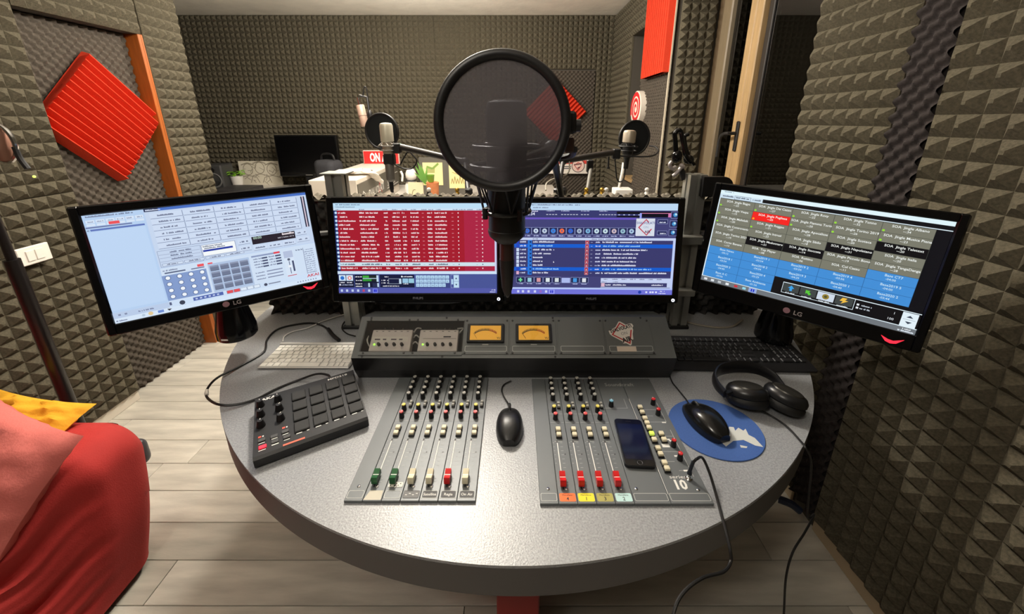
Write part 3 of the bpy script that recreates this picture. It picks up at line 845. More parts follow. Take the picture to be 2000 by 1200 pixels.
for (x0, x1, y0, y1, c) in ((-.062, -.018, -.0965, -.0915, lin((235, 110, 84))), (-.084, -.070, -.083, -.080, WHITE), (-.084, -.072, -.064, -.062, WHITE), (-.062, -.05, -.062, -.060, WHITE), (-.06, -.048, -.081, -.079, WHITE), (-.109, -.095, -.0865, -.0845, WHITE), (-.109, -.097, -.0645, -.0625, WHITE), (-.110, -.104, -.045, -.040, lin((230, 90, 70))), (-.102, -.099, -.045, -.041, WHITE), (-.062, -.056, -.041, -.036, lin((230, 90, 70))), (-.054, -.051, -.041, -.037, WHITE)):
    vs = [PM_ @ Vector(p) for p in ((x0, y0, z), (x1, y0, z), (x1, y1, z), (x0, y1, z))]; b.add(vs, [(0, 1, 2, 3)], 0, None, c)
for i in range(4):
    x = -.0215 + i * .0405
    for a, w in ((-.013, .012), (.009, .005)):
        vs = [PM_ @ Vector(p) for p in ((x + a, -.0745, z), (x + a + w, -.0745, z), (x + a + w, -.072, z), (x + a, -.072, z))]; b.add(vs, [(0, 1, 2, 3)], 0, None, WHITE)
b.build('printing', M_INK, mp, smooth=0)

# ---- keyboards
def key_rows(parent, rows, x0, y0, kp, km, z, gap, mt, depth, h, bev, name='key', tilt=None):
    cache = {}
    y = y0
    for r in rows:
        x = x0; ph = r[0] * kp
        for w in r[1:]:
            if w < 0: x += -w * kp; continue
            kk = (round(w, 3), r[0])
            if kk not in cache:
                ww = w * kp - gap; hh = ph - gap
                cache[kk] = MB().box(-ww / 2, ww / 2, -hh / 2, hh / 2, 0, h, b=bev).mesh(name, mt)
            M = T(x + w * kp / 2, y - ph / 2, z)
            obj(name, cache[kk], parent, (tilt @ M) if tilt is not None else M)
            x += w * kp
        y -= ph
wk = thing('keyboard', 'slim white wired keyboard beside the meter bridge', 'keyboard', T(-.6465, 1.079, TZ), 'keyboards')
kb_m = mat('key_white', (238, 235, 226), 0.45)
b = MB(); b.box(-.1405, .1405, -.0665, .062, .003, .0085, b=.003); b.tube([(-.139, .060, .008), (.139, .060, .008)], .0075, 10); b.build('case', mat('keyboard_alu', (206, 205, 202), 0.35, metal=0.5), wk)
KT = T(0, 0, 0.0088) @ RX(1.2)
rows = [[.62] + [1.05] * 13 + [.0001], [1.0] + [1] * 13 + [.65], [1.0, 1.45] + [1] * 11 + [1.2], [1.0, 1.7] + [1] * 11 + [.95], [1.0, 1.2] + [1] * 11 + [1.45], [1.0, 1, 1, 1, 1.25, 4.9, 1.25, 1, .75, .75, .75]]
rows = [[r[0]] + [w * 13.65 / sum(r[1:]) for w in r[1:] if w > .01] for r in rows]
key_rows(wk, rows, -.1365, .0505, .02, .02, 0, .0028, kb_m, .1, .0026, .0009, tilt=KT)
MB().box(-.10, .10, .050, .064, 0, .004).build('rear_foot', M_WHITE, wk)
bk = thing('keyboard', 'full-size black keyboard under the right monitor', 'keyboard', T(.690, 1.085, TZ) @ RZ(-1.5), 'keyboards')
b = MB(); poly = [(-.085, .002), (-.088, .010), (-.060, .016), (.075, .026), (.078, .022), (.078, .002)]; n = len(poly)
vs = [(-.222, y, z) for y, z in poly] + [(.222, y, z) for y, z in poly]
b.add(vs, [(i, (i + 1) % n, n + (i + 1) % n, n + i) for i in range(n)] + [tuple(range(n))[::-1], tuple(range(n, 2 * n))]); b.build('case', mat('black_keyboard', (26, 26, 28), 0.35), bk, smooth=25)
KT = T(0, 0, .0192) @ RX(4.2)
bkm = mat('key_black', (34, 34, 36), 0.38)
rows = [[1, 1, -1, 1, 1, 1, 1, -.5, 1, 1, 1, 1, -.5, 1, 1, 1, 1, -.25, 1, 1, 1], [.3], [1] + [1] * 13 + [2, -.25, 1, 1, 1, -.25, 1, 1, 1, 1], [1, 1.5] + [1] * 12 + [1.5, -.25, 1, 1, 1, -.25, 1, 1, 1, 1],
        [1, 1.75] + [1] * 11 + [2.25, -3.5, 1, 1, 1, 1], [1, 1.25] + [1] * 11 + [2.75, -1.25, 1, -1.25, 1, 1, 1, 1], [1, 1.5, 1.25, 1.25, 6, 1.25, 1.25, 1.0, 1.5, -.25, 1, 1, 1, -.25, 2, 1, 1]]
key_rows(bk, rows, -.2125, .0625, .0188, .0188, 0, .0022, bkm, .1, .0065, .0022, tilt=KT)

# ---- mice, mat
def mouse_body(L, W, Hh):
    vs = []; fs = []; nu, nv = 20, 14
    for i in range(nu + 1):
        t = i / nu; x = (t - .5) * L
        prof = math.sin(math.pi * min(1, max(0, (t * .96 + .02)))) ** .30
        w = W / 2 * prof * (0.93 + .12 * math.cos((t - .35) * 3)); h = Hh * (math.sin(math.pi * (t * .82 + .14)) ** .8)
        for j in range(nv + 1):
            a = math.pi * j / nv
            vs.append((w * math.copysign(abs(math.cos(a)) ** .7, math.cos(a)), x, h * abs(math.sin(a)) ** .75))
    for i in range(nu):
        for j in range(nv):
            q = i * (nv + 1) + j; fs.append((q, q + 1, q + nv + 2, q + nv + 1))
    fs.append(tuple(range(nv + 1))[::-1]); o = nu * (nv + 1); fs.append(tuple(range(o, o + nv + 1)))
    fs.append(tuple(i * (nv + 1) for i in range(nu + 1))[::-1] + tuple(i * (nv + 1) + nv for i in range(nu + 1)))
    return MB().add(vs, fs)
M_MOUSE = mat('mouse_black', (24, 24, 25), 0.36, bump=0.05, bscale=900)
m1 = thing('mouse', 'matte black mouse between the two console panels', 'mouse', T(-.0125, .779, TZ) @ RZ(0), 'computer mice')
mouse_body(.118, .064, .036).build('shell', M_MOUSE, m1, T(0, 0, .003)); MB().lathe([(.026, 0), (.026, .004)], 20, M=Matrix.Diagonal((1, 1.9, 1, 1))).build('base', M_BLACK, m1)
MB().box(-.0004, .0004, .018, .054, .0, .034).build('button_gap', M_BLACK, m1); MB().torus(.011, .0035, T(0, .036, .026) @ RY(90), 20, 8).build('scroll_wheel', M_BLACK, m1)
m2 = thing('mouse', 'glossy black mouse lying on the blue mouse mat', 'mouse', T(.475, .790, TZ + .003) @ RZ(16), 'computer mice')
mouse_body(.128, .074, .040).build('shell', mat('mouse_glossy', (20, 20, 20), 0.2), m2, T(0, 0, .002)); MB().lathe([(.030, 0), (.030, .003)], 20, M=Matrix.Diagonal((1, 1.9, 1, 1))).build('base', M_BLACK, m2)
MB().torus(.012, .004, T(0, .034, .022) @ RY(90), 20, 8).build('scroll_wheel', M_BLACK, m2)
MB().box(-.0345, -.0325, -.018, .012, .014, .023, b=.001).build('side_button', M_STEEL, m2)
mt = thing('mouse_mat', 'round blue mouse mat with a pale torn picture', 'mouse mat', T(.4965, .779, TZ))
MB().lathe([(.108, 0), (.109, .0015), (.108, .003), (0, .003)], 64).build('mat', mat('mat_blue', (58, 92, 158), 0.75, noise=0.08, nscale=300), mt, Matrix.Diagonal((1.0, .92, 1, 1)))
b = MB(); z = .0034
def px_poly(b, pts, c):
    vs = []
    for x, y in pts:
        q = at_z(x, y, TZ + .003); vs.append((q.x - .4965, q.y - .779, z))
    b.add(vs, [tuple(range(len(vs)))], 0, None, c)
px_poly(b, [(1424, 834), (1433, 835), (1436, 842), (1442, 836), (1452, 842), (1456, 838), (1462, 850), (1474, 856), (1491, 874), (1475, 871), (1452, 860), (1432, 862), (1418, 873), (1406, 862), (1412, 856), (1420, 848)], lin((206, 208, 204)))
px_poly(b, [(1445, 870), (1460, 873), (1458, 876), (1447, 875)], lin((206, 208, 204)))
for k, c in enumerate(((206, 50, 110), (222, 74, 70), (236, 150, 70), (240, 200, 90))):
    px_poly(b, [(1335 + k * 4.2, 806 + k * 6), (1345 + k * 4.6, 805 + k * 6), (1350 + k * 4.2, 811 + k * 6), (1339 + k * 4.2, 812 + k * 6)], lin(c))
b.build('print', M_INK, mt, smooth=0)

# ---- phone
ph = thing('phone', 'dark smartphone lying screen up on the right console panel', 'phone', T(.2775, .724, TZ + PT + .0005) @ RZ(-3.7))
b = MB(); pts = []
for cx, cy, a in ((.0335 - .009, .069 - .009, 0), (-.0335 + .009, .069 - .009, 90), (-.0335 + .009, -.069 + .009, 180), (.0335 - .009, -.069 + .009, 270)):
    for k in range(7): pts.append((cx + .009 * math.cos(R(a + k * 15)), cy + .009 * math.sin(R(a + k * 15))))
b.prism(pts, 0, .0076); b.build('case', mat('space_grey', (56, 57, 60), 0.3, metal=0.7), ph, smooth=40)
MB().prism([(x * .965, y * .985) for x, y in pts], .0076, .0082).build('glass', M_BLACKG, ph, smooth=40)
MB().prism([(-.0295, -.052), (.0295, -.052), (.0295, .052), (-.0295, .052)], .0082, .0084).build('screen', mat('phone_screen', (10, 13, 34), 0.1, emit=0.3), ph)
MB().torus(.0055, .0004, T(0, -.0605, .0083), 24, 6).build('home_button', mat('home_ring', (120, 120, 124), 0.3, metal=0.8), ph)
MB().box(-.006, .006, .0598, .0606, .0082, .0085).build('earpiece', M_BLACK, ph)
for yk in (.025, .038): MB().box(-.0345, -.0333, yk, yk + .008, .003, .005).build('side_key', M_STEEL, ph)

# ---- headphones
hp = thing('headphones', 'black over-ear headphones resting on the desk right', 'headphones', T(.64, .86, TZ))
M_HP = mat('headphone_black', (24, 24, 26), 0.32); M_LEATH = mat('ear_cushion', (18, 17, 17), 0.6); M_HPC = mat('cup_satin', (64, 62, 58), 0.3, metal=0.6)
def cup(cx, cy, cz, rx, ry, rz):
    M = T(cx - .64, cy - .86, cz - TZ) @ RZ(rz) @ RX(rx) @ RY(ry) @ Matrix.Diagonal((1, .78, 1, 1))
    c = MB().lathe([(.046, 0), (.050, .004), (.050, .013), (.045, .022), (.037, .0265), (.037, .0245)], 36, M=M).build('ear_cup', M_HP, hp)
    MB().lathe([(.037, .0245), (.034, .0290), (.022, .0318), (0, .0328)], 36, M=M).build('cup_cap', M_HPC, c)
    MB().torus(.036, .0145, M @ T(0, 0, -.010), 36, 10).build('ear_cushion', M_LEATH, c)
    return c
cup(.612, .853, .786, -14, -4, -22); cup(.700, .838, .786, -12, 8, -38)
bandp = [at_z(1416, 770, .80), at_z(1400, 752, .805), at_z(1396, 736, .81), at_z(1408, 722, .815), at_z(1440, 716, .82), at_z(1478, 720, .82), at_z(1510, 736, .812), at_z(1530, 758, .80)]
bandp = [p - Vector((.64, .86, TZ)) for p in bandp]
pts = catmull(bandp, 6); b = MB(); vs = []; fs = []
for i, p in enumerate(pts):
    t = (pts[min(i + 1, len(pts) - 1)] - pts[max(i - 1, 0)]).normalized()
    s_ = t.cross(Vector((0, 0, 1))).normalized(); u = Vector((0, 0, 1))
    hh = .012 + .008 * math.sin(math.pi * i / (len(pts) - 1)); ww = .0065
    for k in range(10):
        a = 2 * math.pi * k / 10
        vs.append(p + s_ * (ww * math.cos(a)) + u * (hh * math.sin(a)))
n = 10
for i in range(len(pts) - 1):
    for k in range(n): fs.append((i * n + k, i * n + (k + 1) % n, (i + 1) * n + (k + 1) % n, (i + 1) * n + k))
fs += [tuple(range(n)), tuple((len(pts) - 1) * n + k for k in range(n))[::-1]]
b.add(vs, fs).build('headband', M_HP, hp)
for p, q in ((bandp[0], Vector((.595, .862, .79)) - Vector((.64, .86, TZ))), (bandp[-1], Vector((.715, .86, .788)) - Vector((.64, .86, TZ)))):
    MB().tube([p, (p + q) / 2 + Vector((0, 0, .004)), q], [.007, .008, .006], 8, smooth=3).build('yoke', M_HP, hp)

# ---- cables
M_CORD = mat('black_cable', (20, 19, 19), 0.5)
def cord(label, pts, r, m=M_CORD, name='cable', group='cables on and around the desk', sm=7):
    p0 = Vector(pts[0]); o = MB().tube([Vector(p) - p0 for p in pts], r, 8, smooth=sm).build(name, m, None, T(*p0)); tag(o, label, 'cable', group); return o
Z = TZ + .004
D = lambda x, y, dz=0: at_z(x, y, Z + dz)
c1 = cord('black cable looping off the left desk edge to the pad controller', [at_z(646, 741, .786), at_z(640, 733, .783), at_z(618, 731, .775), at_z(580, 744, Z), at_z(540, 760, Z), at_z(500, 780, Z), at_z(460, 791, Z + .004), at_z(425, 790, Z + .008), at_z(404, 776, Z - .02), at_z(405, 760, Z - .02), at_z(425, 738, Z + .006), at_z(470, 715, Z), at_z(515, 688, Z), at_z(522, 663, Z), at_z(545, 642, Z), at_z(590, 632, Z), at_z(620, 633, Z), at_z(642, 645, Z), at_z(655, 662, Z + .004)], .0032)
MB().tube([at_z(404, 772, Z - .02) - at_z(646, 741, .786), at_z(404, 763, Z - .02) - at_z(646, 741, .786)], .0044, 10).build('white_tie', M_WHITE, c1)
b = MB().tube([at_z(641, 643, Z + .004) , at_z(650, 655, Z + .006), at_z(662, 665, Z + .005)], .0065, 8, smooth=3)
o = b.build('usb_plug', M_BLACK); tag(o, 'dark cable connector lying behind the white keyboard', 'plug')
cord('thin white keyboard cable curving behind the white keyboard', [at_z(552, 668, Z + .004), at_z(556, 657, Z), at_z(572, 648, Z), at_z(600, 641, Z), at_z(630, 628, Z), at_z(660, 618, Z), at_z(682, 612, Z)], .002, mat('white_cable', (214, 212, 206), 0.5))
cord('short black cable bent round the left post', [at_z(684, 622, Z), at_z(672, 630, Z), at_z(668, 642, Z), at_z(678, 652, Z), at_z(694, 657, Z)], .0022)
cord('black mouse cable rising to the meter bridge', [at_z(995, 798, Z + .012), at_z(992, 788, Z + .002), at_z(984, 775, Z), at_z(980, 763, Z), at_z(984, 752, Z), at_z(998, 744, Z + .004)], .0019)
cord('thin cable of the glossy mouse on the mat', [at_z(1346, 790, Z + .012), at_z(1338, 778, Z + .002), at_z(1325, 762, Z), at_z(1312, 745, Z), at_z(1306, 722, Z), at_z(1306, 700, Z)], .0019)
cord('headphone cable running over the right desk edge to the floor', [at_z(1472, 794, .775), at_z(1482, 800, .768), at_z(1505, 812, Z), at_z(1535, 832, Z), at_z(1560, 858, Z), at_z(1575, 878, Z + .002), Vector((.70, .715, .70)), Vector((.72, .71, .55)), at_y(1590, 1005, .72), at_y(1572, 1040, .69), at_y(1548, 1080, .66), at_y(1535, 1130, .64), at_y(1531, 1200, .62), at_y(1525, 1290, .58)], .0024)
jp = thing('jack_plug', 'black headphone jack plugged into the right console panel', 'plug', T(RX0 + S * 5 + .072 + .0575, RY0 + .056, TZ + PT + .005))
MB().lathe([(.0038, 0), (.0038, .008)], 14).build('collar', M_STEEL, jp)
MB().tube([(0, 0, .008), (.001, 0, .022), (.004, 0, .040)], [.0052, .0050, .0036], 12, smooth=3).build('grip', mat('plug_blue_black', (24, 32, 42), 0.4), jp)
j0 = Vector((RX0 + S * 5 + .072 + .0575, RY0 + .056, TZ + PT + .005))
cord('black jack cable arching over the front desk edge', [j0 + Vector((.003, 0, .036)), j0 + Vector((.008, -.003, .050)), at_z(1372, 895, .795), at_z(1386, 925, .775), at_z(1398, 965, Z + .004), at_z(1410, 1010, Z), at_z(1418, 1038, Z - .002), at_y(1426, 1075, .50), at_y(1427, 1098, .49), at_y(1412, 1118, .47), at_y(1372, 1130, .45), at_y(1338, 1155, .43), at_y(1318, 1190, .41), at_y(1305, 1260, .38)], .0028)
cord('grey flex lying behind the black keyboard', [at_z(1328, 625, Z), at_z(1360, 634, Z), at_z(1400, 640, Z), at_z(1430, 638, Z), at_z(1450, 625, Z + .01)], .004, mat('grey_cable', (150, 142, 128), 0.5))
cord('blue cables bundled low beside the right skirting', [at_y(1520, 975, .98), at_y(1545, 985, .96), at_y(1562, 998, .95)], .012, mat('dark_blue_cable', (28, 40, 66), 0.5))

# ================================================================== monitors
M_BEZ = mat('piano_black', (9, 9, 11), 0.14)
M_SCREEN = print_mat('lit_screen', 1.0)
class Scr:
    """flat picture of a lit screen: coloured shapes in screen units (u right, v down)"""
    def __init__(s, w, h, bg): s.w, s.h, s.b, s.k = w, h, MB(), 0; s.rect(0, 0, 1, 1, bg)
    def p(s, u, v): return ((u - .5) * s.w, -.00006 * s.k, (.5 - v) * s.h)
    def rect(s, u0, v0, u1, v1, c): s.k += .1; s.b.add([s.p(u0, v1), s.p(u1, v1), s.p(u1, v0), s.p(u0, v0)], [(0, 1, 2, 3)], 0, None, lin(c)); return s
    def poly(s, pts, c): s.k += .1; s.b.add([s.p(u, v) for u, v in pts], [tuple(range(len(pts)))], 0, None, lin(c)); return s
    def box(s, u0, v0, u1, v1, c, t=.0025):
        a = t * s.h / s.w
        s.rect(u0, v0, u1, v0 + t, c); s.rect(u0, v1 - t, u1, v1, c); s.rect(u0, v0, u0 + a, v1, c); s.rect(u1 - a, v0, u1, v1, c); return s
    def disc(s, u, v, r, c, n=14):
        s.k += .1; k = s.h / s.w
        s.b.add([s.p(u + r * k * math.cos(6.2832 * i / n), v - r * math.sin(6.2832 * i / n)) for i in range(n)], [tuple(range(n))], 0, None, lin(c)); return s
    def text(s, u, v, size, t, c, align=.5, bold=.0, sx=1.0):
        s.k += .1; x, y, z = s.p(u, v)
        M = T(x, y, z) @ RX(90); s.b.text(t, size * s.h, M, 0, align, bold, lin(c), sx); return s
    def words(s, u, v, w, h, c, seed=0):
        """a run of small unreadable lettering"""
        r = random.Random(seed); x = u; cw = h * s.h / s.w * .52; s.k += .1
        vs = []; fs = []
        while x < u + w:
            if r.random() < .14: x += cw; continue
            top = r.choice((0, 0, .28, .28, .28)); 
            q = [s.p(x, v), s.p(x + cw * .8, v), s.p(x + cw * .8, v - h * (1 - top)), s.p(x, v - h * (1 - top))]
            o = len(vs); vs += q; fs.append((o, o + 1, o + 2, o + 3)); x += cw
        if fs: s.b.add(vs, fs, 0, None, lin(c))
        return s
MON_M = {}
def monitor(label, loc, rot, w, h, aw, ah, az, scr, brand, dots=None, kind='ph'):
    M = T(*loc) @ Euler([R(a) for a in rot], 'XYZ').to_matrix().to_4x4()
    t = thing('monitor', label, 'monitor', M, 'monitors around the desk'); MON_M[t.name] = M.copy()
    b = MB(); top, bot = h[0], h[1]; x = w / 2
    ax0, ax1, z0, z1 = -aw / 2, aw / 2, az - ah / 2, az + ah / 2
    b.box(-x, ax0, 0, .022, bot, top, b=.004); b.box(ax1, x, 0, .022, bot, top, b=.004)
    b.box(ax0 - .004, ax1 + .004, .0002, .022, z1, top, b=.003); b.box(ax0 - .004, ax1 + .004, .0002, .022, bot, z0, b=.003)
    b.build('bezel', M_BEZ, t)
    MB().box(-x + .002, x - .002, .014, .036, bot + .002, top - .002, b=.008).box(-x * .6, x * .6, .036, .058, bot * .6, top * .6, b=.010).build('rear_shell', M_BLACK, t)
    sc = MB().box(ax0 - .002, ax1 + .002, .004, .012, z0 - .002, z1 + .002).build('screen', M_BLACKG, t)
    scr.b.build('screen_picture', M_SCREEN, sc, T(0, .0030, az), 0)
    if kind == 'ph':
        b = MB(); b.text('PHILIPS', .0105, T(0, -.0003, bot + .0105) @ RX(90), 0, .5, .02, lin((130, 130, 140))); b.build('brand_print', M_INK, t, smooth=0)
        lg = MB(); lg.torus(.0038, .0016, T(x - .017, -.0005, bot + .011) @ RX(90), 20, 6); lg.build('power_light', mat('power_white', (235, 240, 255), 0.4, emit=1.6), t)
        MB().prism([(-.14, 0), (.14, 0), (.10, -.006), (-.10, -.006)], .002, .02, M=T(0, .022, bot) @ RX(90)).build('chin', M_BEZ, t)
        MB().box(-.05, .05, .058, .085, -.05, .05, b=.004).build('wall_mount', M_BLACK, t)
    else:
        b = MB(); b.text('LG', .0165, T(.014, -.0003, bot + .012) @ RX(90), 0, .5, .02, lin((150, 140, 140)))
        n = 20; b.add([(-.012 + .0082 * math.cos(6.2832 * k / n), -.0003, bot + .0185 + .0082 * math.sin(6.2832 * k / n)) for k in range(n)], [tuple(range(n))], 0, None, lin((150, 110, 120))); b.build('brand_print', M_INK, t, smooth=0)
        sx = x - .055
        b = MB(); b.prism([(-.020, .006), (-.006, .000), (.004, -.001), (.022, .008), (.010, -.006), (0, -.009), (-.010, -.006)], 0, .0006, M=T(sx, .0, bot + .016) @ RX(90)); b.build('power_light', mat('power_red', (255, 40, 60), 0.4, emit=1.5), t)
    return t
# -- picture for the left middle monitor (red song table)
s = Scr(.505, .287, (72, 84, 150))
s.rect(0, 0, 1, .078, (190, 224, 246)); s.words(.012, .022, .15, .012, (90, 110, 140), 1); s.words(.012, .046, .12, .011, (120, 130, 150), 2)
s.rect(0, .055, 1, .078, (206, 226, 244))
for u in (.01, .157, .30, .36, .42, .475, .54, .58, .63, .73, .77, .80, .83, .88): s.words(u, .074, .032, .011, (110, 120, 150), int(u * 99))
s.rect(.012, .078, .988, .75, (164, 24, 44)); s.rect(.80, .078, .988, .75, (170, 34, 66)); s.rect(0, .078, .02, .75, (30, 40, 90)); s.rect(.988, .078, 1, .75, (200, 205, 235))
for i in range(15):
    v = .108 + i * .0437; hl = i == 13
    if hl: s.rect(.012, v - .026, .988, v + .017, (205, 225, 235))
    c = (70, 90, 110) if hl else (245, 225, 228)
    s.disc(.0135, v - .004, .016, (120, 170, 220)); s.disc(.0135, v - .004, .009, (235, 240, 250))
    for u, w in ((.028, rnd.uniform(.04, .125)), (.157, rnd.uniform(.07, .125)), (.308, .024), (.360, .045), (.420, .022), (.472, .046), (.575, .026), (.620, .073)): s.words(u, v + .005, w, .017, c, int(u * 999) + i)
    for u in (.542, .724, .872): s.rect(u, v - .002, u + .012, v + .002, (150, 170, 180) if hl else (240, 170, 180))
    for u in (.762, .910): s.rect(u, v - .009, u + .006, v + .004, c)
s.rect(0, .75, 1, .783, (205, 225, 245))
s.rect(.002, .79, .10, .936, (20, 26, 56)); s.rect(.006, .795, .048, .86, (205, 225, 245)); s.rect(.052, .795, .094, .86, (205, 225, 245)); s.disc(.027, .828, .022, (40, 110, 200)); s.disc(.073, .828, .022, (230, 120, 110)); s.disc(.073, .828, .012, (245, 240, 240))
s.words(.008, .885, .03, .012, (235, 235, 245), 3); s.words(.055, .885, .03, .012, (235, 235, 245), 4); s.disc(.01, .905, .010, (235, 235, 245)); s.words(.02, .912, .07, .011, (180, 190, 220), 5)
s.rect(.104, .79, .255, .936, (16, 22, 50)); s.rect(.155, .800, .24, .828, (30, 40, 40)); s.rect(.155, .800, .195, .826, (60, 170, 60)); s.rect(.155, .838, .24, .866, (30, 40, 40)); s.rect(.155, .838, .21, .864, (50, 150, 55)); s.rect(.155, .829, .255, .836, (190, 215, 235)); s.rect(.242, .797, .255, .87, (190, 215, 235))
for v in (.82, .86, .90, .928): s.words(.108, v, .042, .012, (235, 235, 245), int(v * 77))
for u in (.158, .215): s.rect(u, .885, u + .030, .93, (40, 46, 80)); s.rect(u + .030, .885, u + .040, .93, (190, 215, 235))
s.rect(.262, .79, .480, .936, (20, 26, 60)); s.box(.317, .835, .385, .895, (200, 215, 235)); s.rect(.385, .835, .398, .895, (190, 215, 235)); s.rect(.405, .833, .441, .885, (150, 195, 225)); s.rect(.444, .833, .478, .885, (150, 200, 220))
for u, v, w in ((.29, .82, .03), (.27, .86, .045), (.27, .89, .045), (.41, .818, .06), (.28, .925, .10), (.41, .90, .03)): s.words(u, v, w, .012, (235, 235, 245), int(u * 555))
s.rect(.398, .803, .407, .82, (235, 240, 250))
s.rect(.487, .79, .705, .94, (60, 70, 130))
for j in range(3):
    for i in range(9 if j < 2 else 8): s.rect(.490 + i * .0236, .797 + j * .046, .490 + i * .0236 + .0215, .797 + j * .046 + .040, (176, 210, 238)); s.text(.501 + i * .0236, .829 + j * .046, .024, 'ABCDEFGHIJKLMNOPQRSTUVWXYZ'[j * 9 + i], (60, 80, 110))
s.box(.71, .79, .762, .94, (176, 190, 225)); s.rect(.728, .795, .76, .865, (190, 220, 240)); s.rect(.728, .868, .76, .936, (190, 220, 240)); s.poly([(.738, .84), (.750, .84), (.744, .82)], (40, 50, 90)); s.poly([(.738, .895), (.744, .915), (.750, .895)], (40, 50, 90)); s.rect(.713, .84, .725, .90, (176, 210, 238))
s.rect(0, .944, 1, 1, (84, 90, 168)); s.rect(.215, .948, .245, 1, (120, 130, 230)); s.rect(.222, .957, .229, .988, (20, 30, 190)); s.rect(.232, .957, .239, .988, (20, 30, 190))
for u in (.012, .045, .08, .115, .185): s.rect(u, .958, u + .014, .985, (190, 205, 235))
s.rect(.15, .958, .164, .985, (190, 70, 110)); s.words(.965, .97, .025, .013, (220, 225, 245), 8); s.words(.955, .992, .04, .012, (200, 205, 240), 9)
monitor('middle monitor left of the microphone showing a red song table', (-.309, 1.150, 1.087), (-8, 0, 0), .550, (.170, -.168), .505, .287, .006, s, 'ph')
# -- picture for the right middle monitor (blue playlist)
s = Scr(.505, .287, (66, 66, 118))
s.rect(0, 0, 1, .073, (188, 216, 242)); s.words(.09, .022, .32, .013, (100, 110, 140), 11); s.words(.13, .052, .09, .012, (120, 130, 160), 12)
s.rect(0, .073, 1, .16, (56, 58, 110)); s.words(.10, .09, .06, .012, (220, 220, 245), 13); s.text(.115, .128, .046, '15:34', (235, 240, 255), .5, .01)
for u, w in ((.21, .06), (.30, .10), (.42, .04), (.53, .10)):
    s.words(u, .085, .05, .010, (190, 195, 230), int(u * 91)); x = u
    while x < u + w: s.rect(x, .117, x + .012, .122, (235, 240, 255)); x += .018
s.rect(.635, .085, .965, .145, (12, 10, 26)); s.rect(.78, .10, .965, .106, (220, 130, 170)); s.rect(.945, .105, .965, .145, (210, 120, 180)); s.rect(.635, .112, .78, .128, (60, 64, 120)); s.rect(.774, .10, .786, .165, (150, 160, 240))
for k in range(5): s.rect(.645 + k * .03, .116, .655 + k * .03, .124, (200, 210, 240))
s.rect(0, .152, .755, .172, (104, 84, 190))
for u, v in ((.962, .085), (.958, .18), (.955, .275)): s.rect(u, v, u + .05, v + .07, (40, 44, 90)); s.box(u, v, u + .05, v + .07, (170, 180, 230)); s.disc(u + .025, v + .034, .022, (70, 150, 210)); s.disc(u + .029, v + .028, .012, (190, 225, 240))
for v in (.16, .28): s.rect(.885, v + .01, .945, v + .055, (40, 44, 90)); s.box(.885, v + .01, .945, v + .055, (170, 180, 230)); s.words(.895, v + .045, .04, .013, (225, 230, 250), int(v * 100))
s.rect(.755, .158, .868, .348, (214, 220, 232)); s.poly([(.815, .163), (.862, .25), (.822, .344), (.768, .255)], (196, 60, 80)); s.poly([(.815, .177), (.853, .25), (.821, .33), (.777, .255)], (214, 220, 232))
s.rect(.83, .20, .868, .27, (214, 220, 232)); s.text(.812, .218, .036, 'SVALVOLATI', (60, 70, 140), .5, .01, .95); s.text(.815, .263, .034, 'ON', (150, 165, 190)); s.text(.826, .315, .040, 'AIR', (80, 30, 70), .5, .02)
ic = [(60, 110, 210), (60, 110, 210), (200, 215, 235), (190, 205, 225), (60, 130, 220), (240, 110, 70), (50, 100, 210), (170, 185, 205), (120, 175, 215), (200, 225, 235), (200, 225, 230), (200, 180, 190), (150, 190, 205), (170, 200, 225)]
for k in range(14):
    u = .018 + k * .0528; s.rect(u, .258, u + .0500, .335, (36, 40, 84)); s.box(u, .258, u + .0500, .335, (165, 175, 225)); s.disc(u + .025, .296, .026, ic[k]); s.disc(u + .025, .296, .009, (90, 100, 150)); s.words(u + .008, .356, .034, .012, (190, 200, 240), 30 + k)
s.rect(0, .37, 1, .397, (196, 208, 240)); s.words(.13, .389, .03, .011, (110, 115, 150), 50); s.words(.49, .389, .03, .011, (110, 115, 150), 51); s.words(.53, .389, .03, .011, (110, 115, 150), 52); s.words(.575, .389, .05, .011, (110, 115, 150), 53)
s.rect(0, .397, .985, .80, (58, 58, 108)); s.rect(.985, .397, 1, .94, (190, 205, 245))
for i in range(9):
    v = .418 + i * .0428; blue = i in (1, 7)
    if blue: s.rect(0, v - .022, .985, v + .019, (20, 92, 206))
    s.rect(.030, v - .018, .046, v + .018, (200, 215, 240) if 1 < i < 7 else ((40, 70, 190) if i != 8 else (220, 170, 200)))
    s.words(.052, v + .006, .035, .016, (210, 215, 240), 60 + i); s.rect(.10, v - .020, .125, v + .021, (40, 120, 220)); s.poly([(.112, v - .014), (.112, v + .014), (.124, v)], (16, 30, 80))
    s.words(.132, v + .006, (.13, .12, .13, .11, .06, .06, .06, .16, .10)[i], .017, (150, 200, 245) if blue else (226, 228, 245), 80 + i)
    s.rect(.452, v - .018, .474, v + .019, (170, 50, 70)); s.box(.452, v - .018, .474, v + .019, (230, 150, 160)); s.text(.463, v + .012, .030, 'x', (245, 220, 225), .5, .02)
    s.rect(.485, v - .001, .497, v + .002, (200, 205, 240)); s.words(.515, v + .006, .028, .015, (210, 215, 245), 100 + i)
    s.words(.556, v + .006, (.30, .23, .28, .22, .21, .21, .21, .31, .40)[i], .017, (150, 200, 245) if blue else (226, 228, 245), 120 + i)
s.poly([(.258, .625), (.258, .648), (.264, .643)], (240, 240, 250))
ic = [(110, 220, 150), (150, 200, 220), (210, 150, 160), (220, 230, 235), (210, 220, 225), None, (70, 150, 220), (220, 225, 235)]
